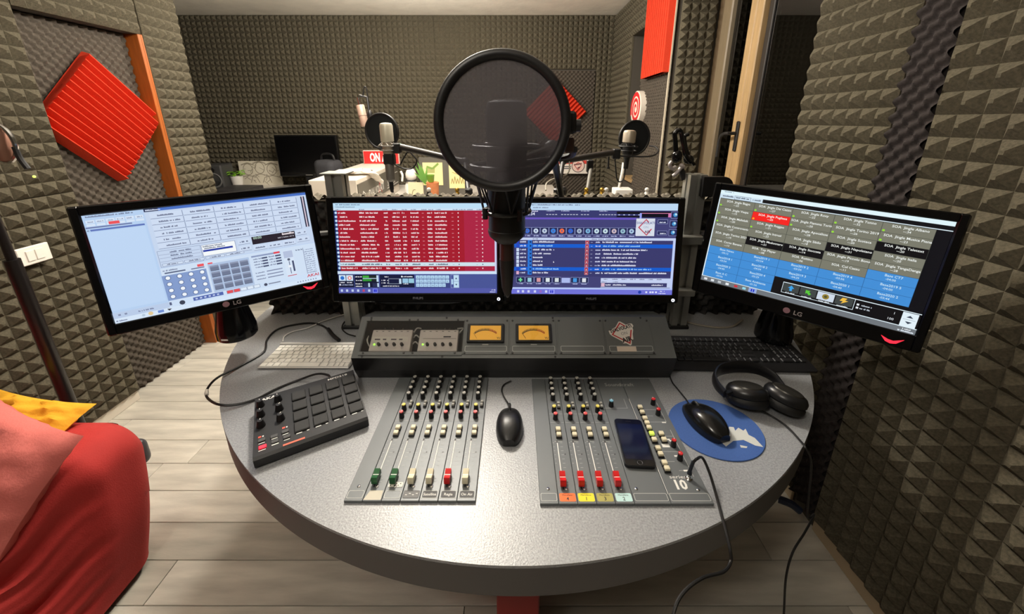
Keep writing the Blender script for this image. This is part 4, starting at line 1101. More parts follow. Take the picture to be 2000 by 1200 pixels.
for k in range(8):
    u = .030 + k * .0565
    if ic[k] is None: s.rect(u, .815, u + .052, .872, (170, 185, 235)); continue
    s.rect(u, .808, u + .052, .872, (30, 36, 76)); s.box(u, .808, u + .052, .872, (165, 175, 225)); s.rect(u + .014, .818, u + .038, .862, ic[k])
    if k == 0: s.rect(u + .014, .818, u + .0215, .832, (30, 36, 76)); s.rect(u + .0305, .818, u + .038, .832, (30, 36, 76)); s.rect(u + .014, .848, u + .0215, .862, (30, 36, 76)); s.rect(u + .0305, .848, u + .038, .862, (30, 36, 76))
    s.words(u + .01, .888, .032, .010, (190, 200, 240), 140 + k)
s.rect(.555, .815, .985, .92, (196, 208, 240)); s.rect(.555, .868, .965, .914, (60, 60, 108)); s.rect(.558, .872, .58, .91, (220, 180, 200))
for k in range(7): s.words(.57 + k * .055, .833, .035, .012, (110, 115, 150), 160 + k)
s.words(.56, .862, .03, .010, (110, 115, 150), 170); s.words(.63, .862, .03, .010, (110, 115, 150), 171); s.words(.585, .898, .03, .014, (226, 228, 245), 172); s.words(.63, .898, .08, .014, (226, 228, 245), 173); s.words(.87, .898, .07, .014, (226, 228, 245), 174)
s.rect(0, .925, 1, .945, (180, 196, 244)); s.rect(0, .945, 1, 1, (112, 114, 214)); s.rect(.235, .95, .27, 1, (150, 155, 245)); s.rect(.243, .957, .250, .988, (24, 30, 190)); s.rect(.254, .957, .261, .988, (24, 30, 190))
for u in (.035, .065, .10, .14, .21): s.rect(u, .958, u + .014, .985, (205, 210, 245))
s.rect(.175, .958, .189, .985, (150, 100, 190)); s.disc(.80, .972, .018, (30, 60, 170))
for u in (.835, .86, .875, .895): s.rect(u, .962, u + .012, .982, (215, 220, 250))
s.words(.925, .967, .025, .012, (220, 225, 250), 180); s.words(.915, .99, .045, .012, (220, 225, 250), 181)
monitor('middle monitor right of the microphone showing a blue playlist', (.243, 1.133, 1.090), (-7, 0, -1), .548, (.168, -.166), .505, .287, .006, s, 'ph')
# -- picture for the left angled monitor (pale control software)
s = Scr(.477, .277, (186, 208, 240))
s.rect(0, 0, .228, 1, (182, 208, 240)); s.rect(.004, .15, .222, .88, (190, 214, 244)); s.words(.008, .022, .18, .014, (110, 120, 150), 200)
for k in range(6):
    s.rect(.008 + k * .037, .045, .040 + k * .037, .072, (214, 228, 246)); s.words(.012 + k * .037, .066, .02, .011, (140, 150, 180), 201 + k); s.rect(.008 + k * .037, .078, .040 + k * .037, .098, (214, 228, 246))
s.rect(.089, .072, .130, .098, (236, 84, 92)); s.rect(.002, .104, .175, .116, (110, 122, 168)); s.rect(.016, .126, .222, .142, (96, 118, 186)); s.words(.003, .14, .01, .01, (110, 120, 150), 210)
s.rect(.232, 0, 1, .026, (72, 112, 196)); s.rect(.232, 0, .29, .026, (30, 40, 80)); s.words(.238, .018, .06, .012, (220, 230, 250), 212)
s.rect(.232, .026, 1, .56, (198, 214, 238))
for r in range(6):
    for c in range(5):
        u0 = .250 + c * .1395; v0 = .042 + r * .0575
        s.rect(u0, v0, u0 + .137, v0 + .054, (206, 220, 242)); s.rect(u0, v0 + .050, u0 + .137, v0 + .054, (120, 132, 164)); s.rect(u0 + .1345, v0, u0 + .137, v0 + .054, (120, 132, 164)); s.words(u0 + .03, v0 + .034, .07 + .02 * ((r + c) % 2), .015, (90, 98, 130), 220 + r * 5 + c)
s.rect(.968, .04, .975, .375, (34, 36, 60)); s.rect(.982, .04, .989, .375, (34, 36, 60)); s.rect(.976, .04, .981, .375, (220, 190, 200))
s.box(.238, .40, .425, .56, (130, 142, 174), .003)
for k, v in enumerate((.43, .463, .497)): s.words(.29, v, .09, .014, (90, 98, 130), 260 + k); s.rect(.242, v + .008, .42, v + .011, (140, 150, 180))
for k in range(4): s.rect(.245 + k * .095, .525, .335 + k * .095, .550, (210, 224, 244)); s.box(.245 + k * .095, .525, .335 + k * .095, .550, (120, 132, 164), .003); s.words(.265 + k * .095, .543, .05, .012, (90, 98, 130), 270 + k)
s.rect(.428, .405, .585, .515, (244, 248, 250)); s.box(.428, .405, .588, .518, (110, 120, 160), .003); s.rect(.432, .455, .572, .474, (40, 60, 160)); s.words(.435, .428, .09, .013, (90, 100, 130), 280); s.words(.435, .448, .10, .013, (90, 100, 130), 281)
s.rect(.67, .398, .90, .478, (40, 32, 44)); s.text(.70, .425, .034, '00:00', (190, 220, 200), .5, .01); s.words(.83, .425, .06, .022, (240, 230, 235), 283); s.words(.80, .455, .09, .014, (170, 170, 180), 284)
for u0, v0, u1 in ((.60, .405, .66), (.60, .475, .66), (.67, .49, .74), (.745, .49, .82), (.825, .49, .895), (.905, .40, .965), (.905, .475, .975)): s.rect(u0, v0, u1, v0 + .055, (206, 220, 242)); s.rect(u0, v0 + .051, u1, v0 + .055, (120, 132, 164)); s.words(u0 + .01, v0 + .034, (u1 - u0) * .7, .015, (80, 88, 120), int(u0 * 999))
s.rect(.232, .565, 1, .92, (208, 224, 244))
s.words(.24, .60, .06, .014, (110, 118, 150), 290); s.rect(.245, .612, .335, .625, (90, 100, 130)); s.rect(.39, .585, .42, .61, (236, 84, 92)); s.rect(.36, .615, .42, .626, (110, 118, 150))
s.rect(.229, .64, .425, .89, (132, 156, 204))
for j in range(4):
    for i in range(4): u, v = .253 + i * .0505, .668 + j * .0625; s.disc(u, v, .022, (84, 104, 150)); s.disc(u, v, .017, (238, 244, 250))
s.rect(.436, .60, .635, .90, (176, 196, 226)); s.rect(.438, .588, .46, .602, (236, 84, 92))
for j in range(4):
    for i in range(4): u, v = .443 + i * .048, .622 + j * .066; s.rect(u, v, u + .041, v + .056, (112, 122, 148)); s.rect(u, v, u + .041, v + .016, (140, 150, 176)); s.rect(u + .002, v + .052, u + .041, v + .056, (80, 88, 112))
s.rect(.648, .595, .80, .612, (140, 154, 190)); s.rect(.765, .592, .797, .612, (226, 70, 84))
for r in range(4): s.words(.655, .64 + r * .03, .05, .013, (110, 118, 150), 300 + r); s.rect(.70, .627 + r * .03, .728, .643 + r * .03, (70, 78, 110)); s.words(.735, .64 + r * .03, .03, .013, (110, 118, 150), 310 + r); s.rect(.77, .627 + r * .03, .80, .643 + r * .03, (70, 78, 110))
for r in range(3): s.words(.652, .79 + r * .035, .045, .012, (110, 118, 150), 320 + r); s.rect(.71, .778 + r * .035, .795, .789 + r * .035, (130, 140, 170))
s.rect(.812, .60, .868, .89, (214, 228, 246)); s.rect(.815, .605, .865, .68, (180, 192, 220)); s.rect(.836, .72, .840, .86, (90, 98, 130)); s.rect(.829, .765, .847, .79, (236, 240, 248)); s.rect(.853, .72, .863, .84, (70, 78, 110)); s.rect(.815, .878, .866, .886, (190, 70, 90)); s.disc(.838, .70, .014, (90, 98, 120))
for r in range(12): s.words(.93, .63 + r * .024, .05, .011, (130, 140, 170), 330 + r)
s.rect(.925, .60, .928, .90, (130, 140, 170)); s.words(.885, .62, .035, .014, (80, 90, 120), 345)
s.text(.955, .940, .045, 'AKAI', (206, 60, 72), .5, .02, 1.2)
s.rect(.228, .90, 1, 1, (206, 224, 246)); s.rect(.335, .905, .475, .94, (84, 104, 174)); s.text(.955, .940, .045, 'AKAI', (206, 60, 72), .5, .02, 1.2)
for k in range(6): s.rect(.345 + k * .02, .915, .355 + k * .02, .93, (190, 204, 236))
for k in range(5): s.rect(.492 + k * .034, .905, .524 + k * .034, .94, (226, 82, 90) if k < 2 else (222, 234, 248)); s.box(.492 + k * .034, .905, .524 + k * .034, .94, (120, 130, 160), .003)
s.disc(.69, .925, .016, (70, 74, 96)); s.rect(.705, .918, .77, .93, (130, 138, 160)); s.disc(.285, .93, .022, (60, 66, 84)); s.words(.27, .965, .04, .012, (120, 130, 160), 350)
s.rect(0, .955, 1, 1, (214, 230, 248)); s.rect(0, .90, .228, .955, (186, 204, 232)); s.words(.10, .935, .06, .014, (110, 118, 150), 352); s.rect(.23, .905, .24, .935, (90, 98, 130))
for u in (.02, .045): s.rect(u, .918, u + .010, .934, (130, 140, 170))
s.words(.006, .987, .04, .013, (110, 118, 150), 354); s.disc(.145, .972, .018, (226, 200, 150)); s.disc(.115, .975, .012, (180, 200, 220)); s.rect(.175, .960, .20, .985, (110, 140, 210)); s.poly([(.215, .962), (.235, .968), (.222, .985)], (60, 60, 70))
for k in range(8): s.rect(.86 + k * .015, .966, .866 + k * .015, .98, (130, 140, 170))
mon_l = monitor('left angled monitor showing pale control software with grey buttons', (-.821, 1.014, 1.129), (-5.7, -1.1, 33.6), .518, (.162, -.169), .477, .277, 0, s, 'lg', kind='lg')
# -- picture for the right angled monitor (jingle board)
s = Scr(.477, .277, (10, 10, 18))
s.rect(0, 0, 1, .04, (224, 244, 250)); s.rect(0, .04, .225, .083, (206, 226, 240)); s.words(.02, .02, .05, .012, (150, 170, 190), 400)
s.words(.015, .066, .055, .016, (80, 90, 110), 401); s.box(.08, .042, .165, .083, (110, 120, 140), .003); s.words(.088, .066, .065, .015, (80, 90, 110), 402); s.words(.175, .066, .04, .015, (80, 90, 110), 403)
s.rect(.225, .076, 1, .083, (220, 236, 245)); s.rect(0, .083, .006, .97, (224, 240, 248))
G, BL, KK, RDD = (122, 122, 108), (66, 142, 214), (10, 8, 14), (246, 34, 30)
U = [.006, .191, .377, .563, .755, .946]
tiles = [
 [('SOA  Jingle Bagya', '--:22', G), ('SOA  Jingle Vespa', '--:15', G), ('SOA  Jingle Mallelaik', '--:20', G), ('SOA  Jingle Controvento', '--:37', G), ('SOA  Jingle Torino 2021', '--:19', G), ('SOA  Corto Banana', '--:13', G), ('Base News', '-04:12', BL), ('Base2018 1', '-03:54', BL), ('Base2020 3', '-04:40', BL), ('Base A C', '-03:56', BL)],
 [('SOA  Jingle Dai Cazzo', '--:27', G), ('SOA  Jingle Pugliese', '--:25', RDD), ('SOA  Jingle Reggae', '--:31', G), ('SOA  Jingle Intrusi', '--:23', G), ('SOA  Jingle Madonnaro', '--:21', KK), ('SOA  Top Player', '--:08', G), ('Base2019 1', '-03:54', BL), ('Base2018 2', '-04:24', BL), ('Base2020 4', '-03:29', BL), ('Base Ambiente', '-01:56', BL)],
 [('SOA  Jingle Roxy', '--:22', G), ('SOA  Jingle Fiamma Torino', '--:20', G), ('SOA  Jingle Apocalisse', '--:28', G), ('SOA  Jingle Sibilo', '--:18', G), ('SOA  Jingle Stoccata', '--:14', KK), ('SOA  Ruttino', '--:06', G), ('Base2019 2', '-03:54', BL), ('Base2019 3', '-04:29', BL)],
 [('SOA  Jingle Tonno', '--:32', G), ('SOA  Jingle Torino 2019', '--:26', G), ('SOA  Jingle Scoteca', '--:20', G), ('SOA  Jingle Napoletano', '--:31', KK), ('SOA  Jingle Piccolo Bono', '--:19', G), ('SOA  Col Cazzo', '--:11', G), ('Base2019 4', '-03:56', BL), ('Base2020 1', '-04:40', BL)],
 [('SOA  Jingle Albano', '--:34', G), ('SOA  Jingle Musica Piena', '--:23', G), ('SOA  Jingle Teletext', '--:20', KK), ('SOA  Jingle Italia', '--:20', G), ('SOA  Jingle TangaDanga', '--:28', G), ('Base CT7', '-04:00', BL), ('Base2019 5', '-04:00', BL), ('Base2020 2', '-03:44', BL)]]
for c, colm in enumerate(tiles):
    for r, (a, t_, cc) in enumerate(colm):
        v0 = .086 + r * .0858; v1 = v0 + .0858; 
        if c in (0, 1): pass
        u0, u1 = U[c], U[c + 1]
        s.rect(u0, v0, u1, v1, (70, 74, 66) if cc != BL else (44, 100, 160)); s.rect(u0 + .001, v0 + .0015, u1 - .001, v1 - .0015, cc)
        um = (u0 + u1) / 2; tc = (200, 228, 244) if cc == BL else (240, 244, 240)
        s.text(um + .008, v0 + .033, .030, a, tc, .5, .012, 1.0); s.text(um, v0 + .064, .027, t_, tc, .5, .008)
        if r < (3, 3, 2, 2, 2)[c]: s.disc(u0 + .010, v1 - .016, .010, (150, 220, 60) if cc != RDD else (250, 170, 40), 8)
s.rect(.377, .80, 1, .945, (10, 8, 14)); s.rect(.377, .775, .946, .80, (10, 8, 14)); s.rect(.425, .806, 1, .813, (222, 238, 246)); s.rect(.006, .944, 1, .951, (222, 238, 246))
s.box(.425, .806, .748, .915, (222, 238, 246), .004)
for k in range(4): u = .430 + k * .079; s.rect(u, .818, u + .074, .895, (64, 70, 70) if k != 2 else (206, 218, 232)); s.words(u + .012, .912, .045, .012, (220, 228, 235), 420 + k)
def arrow(s, u, v, ang, c, sc=.03):
    k = s.h / s.w; P0 = [(-.35, .9), (.35, .9), (.35, 0), (.85, 0), (0, -.95), (-.85, 0), (-.35, 0)]; ca, sa = math.cos(ang), math.sin(ang)
    s.poly([(u + (x * ca - y * sa) * sc * k, v + (x * sa + y * ca) * sc) for x, y in P0][::-1], c)
arrow(s, .467, .856, 0, (60, 160, 230)); arrow(s, .546, .856, -.8, (90, 200, 60)); s.disc(.625, .856, .026, (150, 130, 50)); s.disc(.625, .856, .012, (80, 80, 50)); s.poly([(.695, .825), (.715, .825), (.708, .848), (.722, .848), (.693, .885), (.700, .858), (.686, .858)], (240, 190, 70))
for v in (.845, .875): s.rect(.757, v, .767, v + .018, (225, 230, 235)); s.words(.772, v + .016, .045, .014, (190, 200, 210), int(v * 1000))
s.rect(.934, .818, .992, .944, (226, 240, 248)); s.rect(.940, .878, .986, .881, (150, 160, 170)); s.poly([(.950, .862), (.976, .862), (.963, .842)], (50, 60, 80)); s.poly([(.950, .898), (.963, .918), (.976, .898)], (50, 60, 80)); s.text(.905, .862, .03, '1', (230, 235, 240)); s.text(.898, .918, .03, '100', (230, 235, 240))
s.rect(0, .951, 1, 1, (112, 118, 124)); s.rect(.268, .952, .31, 1, (150, 170, 220)); s.rect(.280, .960, .287, .990, (20, 40, 200)); s.rect(.291, .960, .298, .990, (20, 40, 200))
for u, c in ((.018, (225, 230, 235)), (.058, (225, 230, 235)), (.098, (190, 196, 200)), (.142, (235, 238, 240)), (.190, (200, 50, 60)), (.235, (150, 215, 235))): s.rect(u, .964, u + .018, .988, c)
s.words(.95, .972, .03, .013, (225, 230, 235), 430); s.words(.935, .992, .055, .013, (225, 235, 245), 431)
mon_r = monitor('right angled monitor showing a grey and blue jingle board', (.777, .965, 1.138), (-6.9, 2.7, -37.1), .516, (.158, -.180), .477, .275, 0, s, 'lg', kind='lg')
# hanging swivel necks and arms of the angled monitors
for mo, c, base, p, q in ((mon_l, Vector((-.878, 1.085, .828)), 0, Vector((-.62, 1.285, 1.10)), Vector((-.845, 1.07, 1.12))), (mon_r, Vector((.87, 1.15, .778)), 0, Vector((.63, 1.285, 1.10)), Vector((.81, 1.02, 1.13)))):
    t = mo; MI = MON_M[mo.name].inverted() @ T(*c)
    b = MB().lathe([(.052, 0), (.055, .004), (.055, .03), (.040, .105), (.036, .20)], 32); neck = b.build('neck', M_BLACKG, t, MI)
    if mo is mon_l: MB().box(-.010, .010, -.0562, -.0550, .012, .017).build('white_tag', M_WHITE, neck)
    MB().tube([Vector(p) - c, (Vector(p) + Vector(q)) / 2 + Vector((0, .02, 0)) - c, Vector(q) - c + Vector((0, 0, 0))], .018, 10, smooth=4).build('arm', M_BLACK, t, MI)
    MB().tube([Vector((0, 0, .15)), Vector((0, 0, .26)), Vector(q) - c], .020, 10, smooth=4).build('pivot', M_BLACK, t, MI)
# ================================================================== main microphone and its pop filter
M_MIC = mat('mic_black', (16, 16, 17), 0.38)
M_GRILLE = mat('mic_grille', (14, 14, 15), 0.55, metal=0.2, bump=0.6, bscale=1500)
MY = .560
mic_top = at_y(992, 196, MY); mic_bot = at_y(987, 472, MY)
mx = (mic_top.x + mic_bot.x) / 2
mc = thing('studio_microphone', 'large black studio microphone upright in a shock mount behind the big pop filter', 'microphone', T(mx, MY, mic_bot.z))
Lm = mic_top.z - mic_bot.z
MB().lathe([(.016, 0), (.0265, .010), (.0285, .016), (.0285, .020), (.0275, .021), (.0275, Lm * .46), (.029, Lm * .47), (.029, Lm * .50)], 36).build('body', M_MIC, mc)
MB().lathe([(.0285, Lm * .50), (.0285, Lm * .93), (.026, Lm * .985), (.018, Lm), (0, Lm)], 36).build('grille', M_GRILLE, mc)
MB().torus(.0288, .0012, T(0, 0, Lm * .72), 36, 6).build('grille_band', M_MIC, mc)
MB().lathe([(.0112, -.030), (.0112, -.002), (.016, 0)], 20).build('connector_barrel', mat('connector_nickel', (96, 78, 76), 0.3, metal=0.9), mc)
MB().lathe([(.0050, -.088), (.0085, -.076), (.0114, -.038), (.0114, -.028)], 20).build('connector_boot', M_BLACK, mc)
MB().tube([(0, 0, -.075), (.0, .004, -.090), (.0, .022, -.098), (.0, .045, -.08), (.0, .052, -.04), (.002, .055, .04)], .0032, 8, smooth=5).build('cable_tail', M_CORD, mc)
sm = thing('shock_mount', 'black spider shock mount gripping the main microphone', 'shock mount', T(mx, MY, mic_bot.z + .046))
MB().torus(.034, .003, T(0, 0, .002), 40, 8).torus(.0335, .0028, T(0, 0, .045), 40, 8).build('inner_cage', M_MIC, sm)
MB().torus(.050, .0034, T(0, 0, .068), 40, 8).torus(.046, .003, T(0, 0, .095), 40, 8).build('outer_ring', M_MIC, sm)
b = MB()
for k in range(8):
    a = k * math.pi / 4 + .2; a2 = a + .38
    b.tube([(.034 * math.cos(a), .034 * math.sin(a), .003), (.050 * math.cos(a2), .050 * math.sin(a2), .068)], .0014, 6)
    b.tube([(.034 * math.cos(a), .034 * math.sin(a), .003), (.050 * math.cos(a - .30), .050 * math.sin(a - .30), .068)], .0014, 6)
b.build('elastic_cords', M_BLACK, sm)
for k in range(4):
    a = k * math.pi / 2 + .55; MB().lathe([(.004, -.006), (.004, .010)], 10, 0, T(.036 * math.cos(a), .036 * math.sin(a), 0)).build('cord_hook', M_BLACK, sm)
MB().box(-.012, .012, .045, .075, .06, .10, b=.003).build('swivel', M_BLACK, sm)
# pop filter, nearer the eye than the microphone
PY = .462
pc = at_y(981, 241, PY); pr_ = (at_y(1116, 241, PY) - at_y(847, 241, PY)).length / 2
pf = thing('pop_filter', 'big round black mesh pop filter in front of the main microphone', 'pop filter', T(*pc) @ RX(-2))
MB().torus(pr_ - .0058, .0058, RX(90), 72, 12).build('hoop', M_BLACK, pf)
M_NET = bpy.data.materials.new('nylon_net'); M_NET.use_nodes = True
nt = M_NET.node_tree; nt.nodes.clear()
o_ = nt.nodes.new('ShaderNodeOutputMaterial'); mx_ = nt.nodes.new('ShaderNodeMixShader'); tr_ = nt.nodes.new('ShaderNodeBsdfTransparent'); tr_.inputs[0].default_value = (.75, .75, .78, 1)
df_ = nt.nodes.new('ShaderNodeBsdfDiffuse'); df_.inputs[0].default_value = lin((66, 63, 66)); tl_ = nt.nodes.new('ShaderNodeBsdfTranslucent'); tl_.inputs[0].default_value = lin((96, 92, 92))
m2_ = nt.nodes.new('ShaderNodeMixShader'); m2_.inputs[0].default_value = .5
nt.links.new(df_.outputs[0], m2_.inputs[1]); nt.links.new(tl_.outputs[0], m2_.inputs[2])
mx_.inputs[0].default_value = .58
nt.links.new(tr_.outputs[0], mx_.inputs[1]); nt.links.new(m2_.outputs[0], mx_.inputs[2]); nt.links.new(mx_.outputs[0], o_.inputs[0])
MB().lathe([(pr_ - .007, -.0005), (pr_ - .007, .0005), (0, .0005)], 72, M=RX(90)).build('net', M_NET, pf, smooth=0)
cl = MB().box(pr_ - .006, pr_ + .007, .004, .024, -.012, .014, b=.003); cl.cyl((pr_ + .006, .014, -.002), (pr_ + .013, .014, -.002), .007); cl.build('clamp', M_BLACK, pf)
MB().box(pr_ - .005, pr_ + .006, .008, .022, -.034, -.016, b=.002).build('clamp_tab', mat('brown_tab', (62, 40, 34), 0.5), pf)
MB().tube([(pr_ + .008, .018, -.03), (pr_ + .004, .05, -.04), (pr_ - .04, .10, -.05), (pr_ - .065, .115, -.055)], .0042, 8, smooth=5).build('gooseneck', M_BLACK, pf)
# boom that carries it
e0 = Vector((mx + .012, MY + .065, mic_bot.z + .11))
e1 = Vector((.085, .90, 1.42)); e2 = Vector((.175, 1.418, 1.205))
ba = thing('boom_arm', 'black boom arm of the main microphone rising from the foam screen', 'boom arm', T(*e2), 'boom arms')
MB().tube([e0 - e2, e1 - e2], .0085, 10).build('upper_arm', M_BLACK, ba)
MB().tube([e1 - e2, Vector((0, 0, 0))], .010, 10).build('lower_arm', M_BLACK, ba)
MB().ball(e1 - e2, .018, 14, 10).build('elbow', M_BLACK, ba)
MB().lathe([(.02, 0), (.02, .03), (.012, .04)], 18).build('clamp', M_BLACK, ba)

# ================================================================== guest microphones
M_CHAMP = mat('champagne_metal', (206, 200, 180), 0.42, metal=0.25)
M_SILV = mat('silver_mic', (172, 160, 142), 0.4, metal=0.4)
def guest(lab, mp_, h, body_rgb, pc_, pr, yaw, tilt, boom):
    m = thing('studio_microphone', '%s studio microphone of the %s guest seat' % (body_rgb[0], lab), 'microphone', T(*mp_) @ RY(tilt), 'guest microphones')
    g = body_rgb[1]
    MB().lathe([(.0225, .052), (.0275, .056), (.0275, h - .012), (.024, h - .003), (.012, h), (0, h)], 28).build('grille', g, m)
    MB().lathe([(.0225, .004), (.0232, .008), (.0232, .052)], 28).build('body', M_SILV if lab == 'left' else M_BLACK, m)
    MB().lathe([(.010, -.060), (.012, -.02), (.018, .0), (.0225, .004)], 20).build('base', M_BLACK, m)
    MB().torus(.040, .0028, T(0, 0, .038), 36, 8).torus(.036, .0024, T(0, 0, .020), 36, 8).build('shock_ring', M_STEEL if lab == 'left' else M_BLACK, m)
    b = MB()
    for k in range(8):
        a = k * math.pi / 4; a2 = a + .4; b.tube([(.024 * math.cos(a), .024 * math.sin(a), .052), (.040 * math.cos(a2), .040 * math.sin(a2), .038)], .0013, 6)
    b.build('elastic_cords', M_WHITE if lab == 'left' else M_BLACK, m)
    if lab == 'left':
        MB().lathe([(.012, -.118), (.0195, -.108), (.0200, -.03), (.016, -.02)], 24).build('lower_body', mat('dark_silver', (124, 120, 114), 0.4, metal=0.4), m)
        MB().lathe([(.006, -.165), (.0095, -.15), (.0095, -.118)], 16).build('connector', M_BLACK, m)
        MB().box(-.021, .026, -.02, .02, -.045, .005, b=.006).build('clamp_block', M_BLACK, m)
    p = thing('pop_filter', 'small round pop filter behind the %s guest microphone' % lab, 'pop filter', T(*pc_) @ RZ(yaw), 'guest pop filters')
    MB().torus(pr - .005, .005, RX(90), 48, 10).build('hoop', M_BLACK, p)
    MB().lathe([(pr - .006, -.001), (pr - .006, .001), (0, .001)], 48, M=RX(90)).build('net', mat('dark_net', (32, 34, 36), 0.8, spec=0.2), p)
    if lab == 'left':
        g1 = (T(*pc_) @ RZ(yaw)).inverted() @ (Vector(boom[0]) + Vector((-.005, 0, -.01)))
        MB().tube([(pr * .55, 0, -pr * .83), (pr * .62, -.03, -pr * 1.0), g1], .004, 8, smooth=5).build('gooseneck', M_BLACK, p)
    q = thing('boom_arm', 'black boom arm of the %s guest microphone' % lab, 'boom arm', T(*boom[-1]), 'boom arms')
    o = Vector(boom[-1])
    MB().tube([Vector(boom[0]) - o, Vector(boom[1]) - o], .0135, 12).build('upper_arm', mat('arm_charcoal', (44, 40, 38), 0.35), q)
    MB().tube([Vector(boom[1]) - o, Vector((0, 0, 0))], .009, 10).build('lower_arm', M_BLACK, q)
    M_, L_ = axis_m(Vector(boom[0]) - o, Vector(boom[1]) - o)
    if lab == 'left':
        MB().lathe([(.0145, .0), (.0145, .008)], 16, 0, M_).build('white_band', M_WHITE, q); MB().lathe([(.0146, .010), (.0146, .016)], 16, 0, M_).build('green_band', mat('band_green', (40, 160, 90), 0.4), q)
    MB().ball(Vector(boom[1]) - o, .018, 12, 8).build('elbow', M_BLACK, q)
    MB().lathe([(.014, .0), (.014, .03), (.009, .035)], 14).build('clamp', M_BLACK, q)
    c = Vector(boom[0]) - o; MB().box(c.x - .016, c.x + .016, c.y - .02, c.y + .012, c.z - .03, c.z + .014, b=.004).build('swivel', M_BLACK, q)
    return o
GY = 1.72
gl = at_y(759, 302, GY)
guest('left', gl, at_y(757, 240, GY).z - gl.z, ('cream', M_CHAMP), at_y(746, 257, GY + .11), .083, -8, 0, [at_y(776, 286, GY), at_y(908, 316, 1.62), Vector((at_y(916, 380, 1.42).x, 1.42, 1.205))])
cord('thin cable looped under the left guest boom', [at_y(765, 318, GY), at_y(778, 325, GY), at_y(792, 330, GY), at_y(806, 328, GY), at_y(814, 315, GY), at_y(806, 303, GY), at_y(797, 297, GY), at_y(788, 310, GY), at_y(782, 322, GY)], .0032)
cord('microphone lead drooping below the left guest microphone', [at_y(758, 325, GY), at_y(757, 338, GY), at_y(762, 346, GY), at_y(768, 340, GY)], .005)
gr = at_y(1225, 303, GY + .03)
guest('right', gr, at_y(1228, 254, GY + .03).z - gr.z, ('greyish beige', M_SILV), at_y(1239, 270, GY + .13), .082, 14, 2, [at_y(1203, 297, GY), at_y(1100, 314, 1.60), Vector((at_y(1088, 380, 1.42).x, 1.42, 1.205))])
cord('curved pop filter gooseneck beside the right guest microphone', [at_y(1198, 304, GY), at_y(1240, 306, GY), at_y(1272, 305, GY), at_y(1286, 296, GY + .03), at_y(1280, 287, GY + .07), at_y(1268, 285, GY + .11)], .0035)
cord('thin lead hanging below the right guest microphone', [at_y(1201, 306, GY), at_y(1203, 335, GY), at_y(1206, 352, GY), at_y(1213, 355, GY), at_y(1219, 346, GY), at_y(1221, 325, GY)], .003)
cord('grey gooseneck hanging under the right guest boom', [at_y(1112, 316, 1.6), at_y(1112, 332, 1.58), at_y(1105, 342, 1.56), at_y(1085, 348, 1.54), at_y(1068, 358, 1.5), at_y(1066, 372, 1.46)], .003, mat('grey_cable', (150, 142, 128), 0.5))
o = MB().tube([at_y(1189, 306, GY), at_y(1188, 327, GY)], .004, 8).lathe([(.008, -.003), (.008, .003)], 12, 0, T(*at_y(1188, 328, GY))).build('clamp_screw', M_BLACK); tag(o, 'small clamp screw below the right guest boom', 'screw')
o = MB().tube([at_y(1155, 326, 1.75), at_y(1147, 375, 1.60)], .009, 10).build('grey_strut', mat('strut_grey', (112, 110, 104), 0.4, metal=0.4)); tag(o, 'grey strut rising behind the foam screen right of the pop filter', 'strut')
o = MB().box(-.014, .014, -.012, .012, -.034, .022, b=.004).build('strut_joint', M_BLACK, None, T(*at_y(1152, 322, 1.74))); tag(o, 'black joint block on top of the grey strut', 'joint')
# third microphone, hung upside down on its stand further back
HY = 2.60
h0 = at_y(703, 205, HY); h1 = at_y(713, 247, HY)
m3 = thing('studio_microphone', 'pinkish slim microphone hung upside down near the back wall', 'microphone', T(*h1), 'guest microphones')
Mx, L3 = axis_m(h1 - h1, h0 - h1)
MB().lathe([(.022, 0), (.026, .006), (.0255, L3 * .40), (.0255, L3 * .95), (.022, L3)], 24, M=Mx).build('body', mat('rose_metal', (196, 166, 148), 0.4, metal=0.3), m3)
MB().torus(.0258, .0015, Mx @ T(0, 0, L3 * .5), 28, 6).build('band', M_STEEL, m3)
MB().lathe([(.009, L3), (.009, L3 + .045)], 14, M=Mx).build('connector', M_STEEL, m3)
sp = thing('microphone_stand', 'thin dark stand of the hung microphone behind the left pop filter', 'stand', T(at_y(722, 320, HY).x, HY, 0))
o3 = Vector((at_y(722, 320, HY).x, HY, 0))
MB().tube([Vector((at_y(760, 300, HY).x, HY, .02)) - o3, Vector((at_y(760, 300, HY).x, HY, .2)) - o3, at_y(760, 300, HY) - o3, at_y(745, 262, HY) - o3, at_y(721, 222, HY) - o3, at_y(717, 190, HY) - o3, at_y(702, 187, HY) - o3], .008, 8).build('pole', M_BLACK, sp)
MB().ball(at_y(722, 225, HY) - o3, (.018, .015, .034), 12, 8).build('knob', M_BLACK, sp)
MB().tube([at_y(702, 187, HY) - o3, at_y(709, 186, HY) - o3, at_y(711, 172, HY) - o3, at_y(715, 172, HY) - o3, at_y(720, 200, HY) - o3, at_y(722, 222, HY) - o3], .004, 6, smooth=4).build('cable', M_CORD, sp)
b = MB()
lx3 = at_y(760, 300, HY).x - o3.x
for k in range(3):
    a = k * 2.094; b.tube([(0, 0, .12), (.28 * math.cos(a), .28 * math.sin(a), .01)], .009, 8)
b.build('tripod_legs', M_BLACK, sp)
